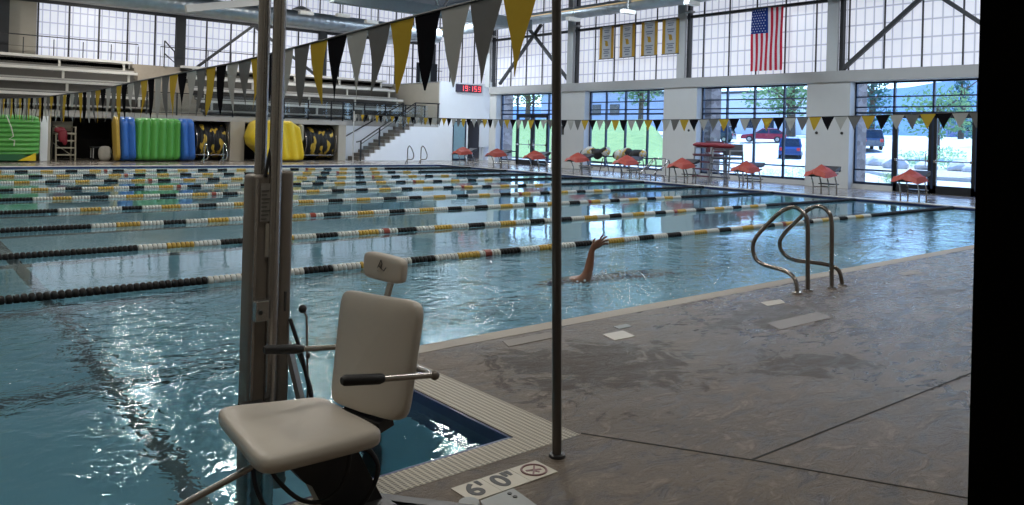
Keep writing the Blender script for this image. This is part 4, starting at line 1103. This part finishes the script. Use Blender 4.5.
seat = shell([(1.505, 2.455, zs), (1.485, 2.925, zs), (1.08, 3.03, zs+.008), (1.03, 2.455, zs+.002)], .085, lambda u, w: -.012*(1-u*u)*(1-w*w) + .0, e=.22)
# corners order: near-back, far-back, far-front, near-front
seat.build('seat', M_SEATP, lf, 'all')
back = shell([(1.565, 2.425, .435), (1.49, 2.845, .415), (1.54, 2.865, .855), (1.615, 2.41, .875)], .07, lambda u, w: -.022*(1-u*u)+.012*math.cos(3*u)*0, e=.2)
back.build('backrest', M_SEATP, lf, 'all')
hd_ = shell([(1.65, 2.60, .90), (1.61, 2.825, .905), (1.615, 2.83, 1.012), (1.655, 2.60, 1.003)], .055, lambda u, w: -.0, e=.4)
hd_ = hd_.build('headrest', M_SEATP, lf, 'all')
em = MB()
for a, b, c in (((.0, .03), (-.02, 0), (.0, -.01)), ((0., -.01), (.03, -.02), (.05, .0)), ((-.02, 0), (-.035, -.02), (-.02, -.03)), ((.0, .03), (.012, .012), (0, -.01))):
    em.tube([(1.604, 2.70-q[0]*.8, .965+q[1]*.8) for q in (a, b, c)], .0018, 5)
em.build('headrest_emblem', M_INK, lf)
MB().bar((1.60, 2.655, .82), (1.645, 2.665, .95), .03, .012, (1, 0, 0)).build('headrest_stem', M_BRUSH, lf)
MB().bar((1.50, 2.74, .405), (1.54, 2.52, .405), .04, .07, (1, 0, .2)).build('hinge_block', M_BLACKP, lf)
MB().box(1.615, 1.645, 2.50, 2.75, .56, .60).build('armrest_crossbar', M_BRUSH, lf)
for nm, a, b, c in (('near', (1.60, 2.32, .630), (1.39, 2.32, .655), (1.245, 2.325, .672)), ('far', (1.58, 2.98, .585), (1.41, 2.99, .60), (1.26, 3.0, .618))):
    ar = MB().tube([a, b], .012, 12).build('armrest', M_BRUSH, lf, True)
    MB().tube([Vector(b)+Vector((.01, 0, 0)), Vector(b)-Vector((.005, 0, 0)), Vector(c)+Vector((.01, 0, 0)), c], [.015, .0185, .0185, .012], 14).build('armrest_grip', M_RUBBER, ar, True)
MB().tube([(1.60, 2.31, .630), (1.625, 2.40, .62), (1.655, 2.62, .60), (1.62, 2.97, .585), (1.58, 2.99, .585)], .012, 10).build('armrest_axle', M_BRUSH, lf, True)
MB().ell((1.61, 2.315, .629), .018, .018, .018).build('axle_knob', M_BRUSHD, lf, 'all')
# foot rest
MB().tube([(1.24, 2.73, .335), (1.18, 2.732, .30), (.90, 2.77, .20), (.74, 2.79, .14)], .0125, 12).build('footrest_tube', M_BRUSH, lf, True)
# rod with a black knob
kr = thing('rope_hook_rod', 'thin steel rod topped with a black ball behind the lift seat', 'rod', (1.66, 3.4, 0))
MB().tube([(1.62, 3.42, .655), (1.64, 3.42, .62), (1.645, 3.4, .3), (1.65, 3.4, -.2)], .0055, 8).build('rod_tube', M_BRUSH, kr, True)
MB().ell((1.615, 3.41, .66), .02, .02, .02).build('ball_knob', M_BLACKP, kr, 'all'); MB().ell((1.643, 3.4, .44), .011, .011, .014).build('rod_stop', M_BLACKP, kr, 'all')

# ------------------------------------------------------------------ swimmer
def skin_body(name, verts, edges, radii, m, parent=None, sub=2):
    me = bpy.data.meshes.new(name); me.from_pydata([tuple(v_) for v_ in verts], edges, []); me.update()
    o = bpy.data.objects.new(name, me); C.objects.link(o)
    if parent: o.parent = parent
    md = o.modifiers.new('skin', 'SKIN'); md.use_smooth_shade = True
    for i, r_ in enumerate(radii):
        me.skin_vertices[0].data[i].radius = (r_, r_) if isinstance(r_, float) else r_
    me.skin_vertices[0].data[0].use_root = True
    sb = o.modifiers.new('sub', 'SUBSURF'); sb.levels = sub; sb.render_levels = sub
    me.materials.append(m)
    return o
sx, sy, sz = 6.11, 6.12, -.10
def S(x, y, z): return (sx+x, sy+y, sz+z)
vts = [S(.62, .0, -.16), S(.35, 0, -.11), S(.05, 0, -.04), S(-.12, .0, -.03), S(-.22, 0, -.06),      # pelvis, waist, chest, neck base, neck
       S(-.32, -.03, -.05), S(-.40, -.03, -.06),                                                      # head
       S(-.04, -.15, .04), S(.0, -.18, .12), S(.03, -.18, .26), S(.05, -.18, .37), S(.07, -.195, .41), S(.115, -.232, .445),  # raised arm -> wrist -> palm
       S(-.06, .18, -.1), S(-.30, .22, -.28), S(-.5, .2, -.3),                                                               # other arm reaching
       S(.70, -.09, -.18), S(1.1, -.1, -.25), S(1.5, -.1, -.3), S(1.62, -.1, -.34), S(.70, .09, -.18), S(1.1, .12, -.22), S(1.5, .12, -.36), S(1.62, .12, -.4)]
eds = [(0, 1), (1, 2), (2, 3), (3, 4), (4, 5), (5, 6), (2, 7), (7, 8), (8, 9), (9, 10), (10, 11), (11, 12), (2, 13), (13, 14), (14, 15), (0, 16), (16, 17), (17, 18), (18, 19), (0, 20), (20, 21), (21, 22), (22, 23)]
rad = [.13, .12, .15, .09, .06, .095, .07, .072, .056, .045, .030, (.024, .042), (.02, .048), .06, .045, .03, .09, .065, .045, .03, .09, .065, .045, .03]
# fingers rooted in the palm, unequal and a little bent, fanned to the side
Lh = Vector((.77, -.64, 0)); Lp = Vector((.64, .77, 0))
def hd_dir(deg): return Lh*math.cos(math.radians(deg)) + Vector((0, 0, math.sin(math.radians(deg))))
base = Vector(vts[12])
for k, (dg, off, ln) in enumerate(((66, .026, .072), (46, .010, .084), (28, -.008, .080), (8, -.026, .062))):
    i0 = len(vts); d1 = hd_dir(dg); nrm_ = hd_dir(127); r0 = base + hd_dir(37)*.022 + nrm_*off
    r1 = r0 + d1*ln*.55; r2 = r1 + hd_dir(dg-16)*ln*.5 + Lp*.004
    vts += [tuple(r0), tuple(r1), tuple(r2)]; rad += [.0125, .0105, .008]; eds += [(12, i0), (i0, i0+1), (i0+1, i0+2)]
i0 = len(vts); t0 = Vector(vts[11])
vts += [tuple(t0+hd_dir(110)*.03), tuple(t0+hd_dir(98)*.062), tuple(t0+hd_dir(84)*.088)]; rad += [.014, .0115, .008]; eds += [(11, i0), (i0, i0+1), (i0+1, i0+2)]
sw_ = thing('person', 'swimmer in the near lane with one arm raised out of the water', 'person', (sx, sy, sz))
bo = skin_body('body', [Vector(v_)-Vector((sx, sy, sz)) for v_ in vts], eds, rad, M_SKIN, sw_)
cp = MB(); cp.ell((sx-.37, sy-.03, sz-.035), .115, .085, .09, 16, 10); cp.build('swim_cap', M_SUIT, sw_, 'all')
tk = MB(); tk.ell((sx+.68, sy, sz-.17), .17, .165, .12, 16, 10); tk.build('swim_trunks', M_SUIT, sw_, 'all')
# water thrown up round the arm
sp_ = MB()
for i in range(90):
    a = random.uniform(0, 2*PI); d_ = abs(random.gauss(0, .28)); x = sx+.25+d_*math.cos(a)*1.5; y = sy-.15+d_*math.sin(a)*.6
    h_ = max(0, random.gauss(.02, .04)); q = random.uniform(.004, .012)
    sp_.ell((x, y, WZ+h_), q*1.5, q, q, 6, 4)
o = sp_.build('splash_drops', mat('white_splash', (.75, .8, .82), .15), None, 'all'); tag(o, 'fine splash of drops on the water around the raised arm', 'splash'); o['kind'] = 'stuff'

# ------------------------------------------------------------------ outside
gr = MB(); xs = [25.9, 30, 40, 52, 62, 70, 80, 95, 130, 300, 900]; zt = [-.12, -.1, -.06, 0, 0, .95, 1.75, 2.3, 3, 4, 6]
vs = []; fs = []
for x, z in zip(xs, zt):
    for y in (-200, 0, 60, 900): vs.append((x, y, z))
for i in range(len(xs)-1):
    for j in range(3): a = i*4+j; fs.append((a, a+1, a+5, a+4))
struct('ground', gr.add(vs, fs), M_ASPH)
gs = MB(); vs = []; fs = []; na, nb = 20, 16
for i in range(na+1):
    x = 34+32*i/na
    for j in range(nb+1):
        ra = .80+.42*j/nb; sm = min(1, max(0, (x-36)/24)); zz = 3.3*sm*sm*(3-2*sm)*min(1, max(0, (ra-.79)/.05)) + .02 + .06*noise.noise(Vector((x*.3, ra*9, 0)))
        vs.append((x, x*ra, zz))
for i in range(na):
    for j in range(nb): a = i*(nb+1)+j; fs.append((a, a+1, a+nb+2, a+nb+1))
gs.add(vs, fs)
tag(gs.build('lawn', M_GRASS), 'bright green lawn outside the window with the striped bundles', 'lawn')['kind'] = 'structure'
bd_ = MB(); bd_.prism([(38, 14), (38, 17), (60, 33), (62, 30), (50, 17), (46, 13)], 'z', -.15, .10)
tag(bd_.build('planting_bed', m_ground('bark_mulch', (.3, .26, .2), (.42, .38, .32), 3)), 'pale mulched planting bed across the drive', 'planting bed')['kind'] = 'structure'
hl = MB(); vs = []; fs = []
for i in range(61):
    y = -300+i*25; h_ = (63 if y < 315 else 63-(y-315)*.26 if y < 380 else 46-(y-380)*.012) + 10*noise.noise(Vector((i*.23, 2.2, 0)))+5*noise.noise(Vector((i*.7, 1, 0)))
    vs += [(620, y, 0), (760, y, h_), (950, y, 0)]
for i in range(60): a = 3*i; fs += [(a, a+1, a+4, a+3), (a+1, a+2, a+5, a+4)]
struct('hills', hl.add(vs, fs), M_HILL, smooth='all')
def leaves(mb, c, r, n_, sz, flat_=1.):
    for _ in range(n_):
        while True:
            p = Vector((random.uniform(-1, 1), random.uniform(-1, 1), random.uniform(-1, 1)))
            if .35 < p.length < 1: break
        p = Vector((p.x*r[0], p.y*r[1], p.z*r[2]))+Vector(c)
        a = Vector((random.gauss(0, 1), random.gauss(0, 1), random.gauss(0, 1))).normalized(); b = a.orthogonal().normalized(); q = sz*random.uniform(.6, 1.3)
        mb.add([p-a*q, p+b*q*.6, p+a*q, p-b*q*.6], [(0, 1, 2, 3)])
def tree(x, y, z, h, w_, label, kind='leaf', n_=900, group='trees outside the windows'):
    r = thing({'leaf': 'leafy_tree', 'con': 'conifer_tree', 'bush': 'leafy_shrub'}[kind], label, {'leaf': 'tree', 'con': 'tree', 'bush': 'shrub'}[kind], (x, y, z), group if kind != 'bush' else 'shrubs outside the windows')
    if kind != 'bush':
        T = MB(); T.tube([(x, y, z-.2), (x+.05, y, z+h*.4), (x, y, z+h*.8)], [w_*.06, w_*.045, w_*.02], 8)
        for k in range(5):
            a = k*1.3; T.tube([(x, y, z+h*(.3+.08*k)), (x+math.cos(a)*w_*.28, y+math.sin(a)*w_*.28, z+h*(.5+.07*k))], [w_*.025, w_*.008], 6)
        T.build('trunk', M_BARK, r, True)
    L = MB()
    if kind == 'leaf':
        for k in range(9):
            a = k*2.4; q = w_*.3
            leaves(L, (x+math.cos(a)*q*(k > 0), y+math.sin(a)*q*(k > 0), z+h*(.42+.055*k)), (w_*.28, w_*.28, h*.16), n_//9, h*.032)
        m = M_LEAF
    elif kind == 'con':
        for k in range(14):
            t = k/13; leaves(L, (x, y, z+h*(.08+.9*t)), (w_*.5*(1-t)+.15, w_*.5*(1-t)+.15, h*.05), n_//14, h*.025)
        m = M_LEAFD
    else:
        for k in range(4): leaves(L, (x+random.uniform(-.3, .3)*w_, y+random.uniform(-.3, .3)*w_, z+h*.5), (w_*.35, w_*.35, h*.5), n_//4, h*.07)
        m = M_LEAFL
    L.build('foliage', m, r)
tree(92, 54, 2, 10.5, 11, 'broad green tree behind the red car, above the parked blue car', n_=1500)
tree(66, 26, 0.3, 6.2, 4.6, 'young leafy tree seen through the middle of the right-hand glass doors')
tree(95, 45, 2.2, 12, 7, 'tall dark conifer beyond the left pane of the right-hand window', 'con', 1400)
tree(98, 36, 2.2, 9, 6, 'dark pointed conifer above the right-hand glass doors', 'con', 1000)
tree(68, 58.5, 3.0, 7.5, 5.5, 'green tree at the right side of the window with the bundles', n_=1100)
tree(58, 66.5, 2.6, 7, 6, 'leafy tree filling the far glass doors by the tall pole', n_=1100)
tree(70, 21.5, .5, 4.5, 4, 'pale round tree beyond the right leaf of the glass doors')
tree(78, 25, 1, 5, 6, 'wide pale green tree beyond the glass doors', n_=900)
for (x, y, h, w_, l) in ((50, 18.7, 1.5, 3.2, 'large rounded shrub seen through the right leaf of the glass doors'), (52, 22.6, 1.2, 2.4, 'shrub seen low through the left leaf of the glass doors'), (28.4, 12.6, .55, .9, 'small shrub right outside the pane left of the glass doors'), (29, 16.6, .55, 1.2, 'small shrub below the window with the blue car'), (29.2, 17.8, .4, .9, 'low shrub outside beside the lifeguard chair'), (54, 28, 1.3, 2.2, 'shrub beyond the drive left of the young tree'), (28.9, 15.2, .4, .8, 'tiny shrub under the right pane below the blue car')):
    tree(x, y, 0, h, w_, l, 'bush', 320)
for i, (x, y, q) in enumerate(((47, 20.8, .5), (47.5, 19.3, .4), (51, 23.8, .45), (48, 17.6, .45), (53, 25, .4), (47, 16.6, .35))):
    mb = MB(); mb.ell((x, y, q*.6), q*1.2, q*1.5, q, 10, 7)
    for v_ in mb.v: v_ += Vector((noise.noise(v_*1.7), noise.noise(v_*1.3+Vector((5, 0, 0))), noise.noise(v_*1.9)))*q*.35
    tag(mb.build('boulder', M_ROCK), 'pale boulder in the planting bed across the drive', 'boulder', 'boulders in the planting bed')
def stone_pillar(x, y, h_, label, w_=.9):
    r = thing('stone_pillar', label, 'pillar', (x, y, 0), 'stone clad pillars outside'); MB().rbox(x-.35, x+.35, y-w_/2, y+w_/2, 0, h_, .02).build('pillar_shaft', M_STONE, r)
    MB().rbox(x-.42, x+.42, y-w_/2-.06, y+w_/2+.06, 0, .12, .02).build('pillar_base', M_CONC, r); MB().box(x-.42, x+.42, y-w_/2-.06, y+w_/2+.06, h_, h_+.3).build('pillar_cap', M_CONC, r)
stone_pillar(27.2, 13.62, 3.9, 'brownish stone pillar outside, left edge of the right-hand window', .8)
stone_pillar(27.2, 19.75, 3.9, 'brownish stone pillar outside behind the lifeguard chair', .8)
stone_pillar(27.2, 33.3, 3.9, 'stone pillar outside at the left of the far glass doors', 1.0)
def bldg(x0, x1, y0, y1, h_, m, label, z=0):
    r = thing('building', label, 'building', (x0, (y0+y1)/2, z), 'buildings across the car park')
    MB().box(x0, x1, y0, y1, z-.5, z+h_).build('wall', m, r); MB().box(x0-.3, x1+.3, y0-.3, y1+.3, z+h_, z+h_+.4).build('roof', M_STEELD, r)
    y = y0+1.2
    while y < y1-2:
        MB().box(x0-.06, x0, y, y+1.6, z+1.2, z+2.6).build('window', M_CGLASS, r); y += 3.2
bldg(74, 86, 66, 82, 4.2, mat('blue_grey_siding', (.34, .38, .46), .8), 'blue-grey building seen through the window with the bundles', 3.1)
bldg(105, 118, 60, 76, 6.5, mat('pale_siding', (.6, .6, .6), .8), 'pale low building behind the left pane of the flag window', 2.3)
bldg(120, 132, 28, 46, 3.6, mat('violet_grey_siding', (.25, .25, .36), .8), 'long low dark-roofed building under the hills', 2.5)
def car(loc, rot, m, label, suv=False, L=4.6):
    r = thing('car', label, 'car', (0, 0, 0), 'parked cars'); h1 = .95 if not suv else 1.1; h2 = 1.45 if not suv else 1.75; W_ = .92
    B = MB(); body = [(-L/2, .35), (-L/2, h1*.8), (-L/2+.15, h1), (L*.18, h1), (L/2-.15, h1*.82), (L/2, .6), (L/2, .35)]
    B.prism(body, 'y', -W_, W_); B.build('car_body', m, r)
    cb = [(-L/2+.12, h1), (-L/2+.4 if suv else -L/2+.9, h2), (L*.02, h2), (L*.2, h1)]
    K = MB(); n_ = len(cb); K.add([(p[0], -W_+.06+(.12 if p[1] > h1 else 0), p[1]) for p in cb] + [(p[0], W_-.06-(.12 if p[1] > h1 else 0), p[1]) for p in cb], [(0, 1, 2, 3), (7, 6, 5, 4), (0, 4, 5, 1), (1, 5, 6, 2), (2, 6, 7, 3)])
    K.build('cabin_glass', M_CGLASS, r)
    RR = MB(); RR.rbox(cb[1][0]-.05, cb[2][0]+.05, -W_+.16, W_-.16, h2-.02, h2+.06, .03)
    for sy in (-1, 1):
        for q in ((cb[0], cb[1]), (cb[3], cb[2]), ((-L*.12, h1), (-L*.12, h2))):
            RR.bar((q[0][0], sy*(W_-.07), q[0][1]), (q[1][0], sy*(W_-.18), q[1][1]), .09, .06)
    RR.build('car_roof', m, r)
    for x in (-L*.31, L*.31):
        for sy in (-1, 1):
            wl = MB().cyl((x, sy*(W_-.16), .34), (x, sy*(W_+.02), .34), .34, 18).build('wheel', M_TYRE, r); MB().cyl((x, sy*(W_+.02), .34), (x, sy*(W_+.035), .34), .2, 12).build('hub_cap', M_BRUSH, wl)
    for sy in (-1, 1):
        MB().rbox(-L/2-.02, -L/2+.06, sy*.7-.14, sy*.7+.14, h1*.65, h1*.9, .02).build('tail_lamp', M_TAIL, r); MB().rbox(L/2-.12, L/2+.0, sy*.66-.17, sy*.66+.17, h1*.6, h1*.74, .02).build('head_lamp', M_LAMP, r)
    MB().rbox(-L/2-.04, -L/2+.1, -.85, .85, .38, .55, .03).build('bumper', m, r)
    r.location = loc; r.rotation_euler = (0, 0, rot)
car((63.5, 37.2, .02), math.radians(28), M_CARB, 'parked dark blue car right of the lifeguard chair, seen through the window', True)
car((75, 47.2, 1.38), math.radians(120), M_CARR, 'red car parked behind the blue car', False)
car((73, 52.2, 1.25), math.radians(110), M_CARK, 'dark car parked left of the red car', True)
car((70, 33.6, .98), math.radians(40), M_CARK, 'dark car seen through the left pane of the right-hand window', True)
car((76, 57, 1.5), math.radians(110), M_CARB, 'dark car behind the lifeguard chair, far across the car park', True)
car((80, 41, 1.8), math.radians(110), M_CARW, 'silver car parked high in the car park behind the grey pier', False)
for x, y, l in ((58, 32.2, 'slim pale lamp post between the blue car and the red car'), (62, 30.0, 'slim pale lamp post outside the right-hand window')):
    r = thing('lamp_post', l, 'lamp post', (x, y, 0), 'lamp posts in the car park'); MB().cyl((x, y, 0), (x, y, 6.4), .07, 8).build('post', M_STEELW, r); MB().box(x-.5, x+.2, y-.15, y+.15, 6.4, 6.55).build('lamp_head', M_STEELW, r)
kb = MB(); kb.bar((37.8, 13, .0), (37.8, 17, .0), .2, .2); kb.bar((37.8, 17, 0), (60, 33.2, 0), .2, .2)
struct('kerb', kb, M_CONC)

# ------------------------------------------------------------------ world, sun, fill lamps
wd = bpy.data.worlds.new('sky'); bpy.context.scene.world = wd; wd.use_nodes = True
nt = wd.node_tree; N = NT(nt)
for q in list(nt.nodes): nt.nodes.remove(q)
out = nt.nodes.new('ShaderNodeOutputWorld'); bgd = nt.nodes.new('ShaderNodeBackground')
tc = nt.nodes.new('ShaderNodeTexCoord'); sep = nt.nodes.new('ShaderNodeSeparateXYZ'); N.l(tc.outputs['Generated'], sep.inputs[0])
sky = N.mix(N.ramp(sep.outputs[2], 0., .35), (1.0, 1.12, 1.3), (.16, .36, .95))
cl = N.ramp(N.noise(3.2, 6, .6, N.scalevec(tc.outputs['Generated'], (1, 1, 3.5))), .44, .6)
N.l(N.mix(N.math('MULTIPLY', cl, N.ramp(sep.outputs[2], .5, .05)), sky, (1.25, 1.25, 1.3)), bgd.inputs[0]); bgd.inputs[1].default_value = SKY = 3.4
N.l(bgd.outputs[0], out.inputs[0])
sl = bpy.data.lights.new('sun', 'SUN'); sl.energy = 10.5; sl.angle = .01; sl.color = (1, .96, .9)
so = bpy.data.objects.new('sun', sl); C.objects.link(so)
sd = Vector((.36, .02, 1)).normalized(); so.rotation_euler = sd.to_track_quat('Z', 'Y').to_euler(); so.location = (30, 10, 30)
# fill lamps added to brighten the hall; cool ones stand for window light
k = 0
for x, y in [(a, b) for a in (0.5, 7, 13.5, 20.5) for b in (1.5, 9.5, 18, 27)] + [(22.5, 32.2), (1, 37), (9, 37), (17, 37)]:
    if 1:
        r = thing('fill_lamp', 'round lamp added under the roof as fill light', 'light', (x, y, 7.4), 'fill lamps added above the pool')
        MB().tube([(x, y, 7.42), (x, y, 7.5), (x, y, 7.65)], [.48, .45, .12], 20).build('fill_lamp_shade', M_STEELW, r, True)
        MB().cyl((x, y, 7.65), (x, y, ROOF), .02, 6).build('hanging_rod', M_STEELD, r)
        cool = x > 18
        la = bpy.data.lights.new('fill_area_light', 'AREA'); la.shape = 'DISK'; la.size = .9; la.energy = (430 if 30 < y < 36 else 330 if y > 8 else 200) if cool else 260 if y > 25 else 190 if y > 5 else 110; la.color = (.74, .87, 1) if cool else (1, .96, .88)
        lo = bpy.data.objects.new('fill_area_light', la); C.objects.link(lo); lo.location = (x, y, 7.40)

# ------------------------------------------------------------------ camera
cam = bpy.data.cameras.new('camera'); co = bpy.data.objects.new('camera', cam); C.objects.link(co)
F, CY = 781.97, 132.83; yaw, pit, rol = .872961, .0021166, .0267552
fwv = Vector((math.cos(yaw)*math.cos(pit), math.sin(yaw)*math.cos(pit), math.sin(pit))); r0 = Vector((math.sin(yaw), -math.cos(yaw), 0)); u0 = r0.cross(fwv)
rv = r0*math.cos(rol)+u0*math.sin(rol); uv = -r0*math.sin(rol)+u0*math.cos(rol)
co.matrix_world = Matrix(((rv.x, uv.x, -fwv.x, 0), (rv.y, uv.y, -fwv.y, 0), (rv.z, uv.z, -fwv.z, 1.5), (0, 0, 0, 1)))
cam.sensor_fit = 'HORIZONTAL'; cam.sensor_width = 36; cam.lens = F/1024*36; cam.shift_x = 0; cam.shift_y = -(252.5-CY)/1024
cam.clip_start = .05; cam.clip_end = 3000
sc = bpy.context.scene; sc.camera = co
vs_ = sc.view_settings; vs_.view_transform = 'Standard'; vs_.look = 'None'; vs_.gamma = 1; vs_.use_curve_mapping = False; vs_.exposure = 0.0
cy = sc.cycles; cy.max_bounces = 10; cy.transmission_bounces = 8; cy.transparent_max_bounces = 16; cy.diffuse_bounces = 4; cy.glossy_bounces = 5
cy.use_denoising = True; cy.sample_clamp_indirect = 6; cy.caustics_refractive = True; cy.caustics_reflective = False
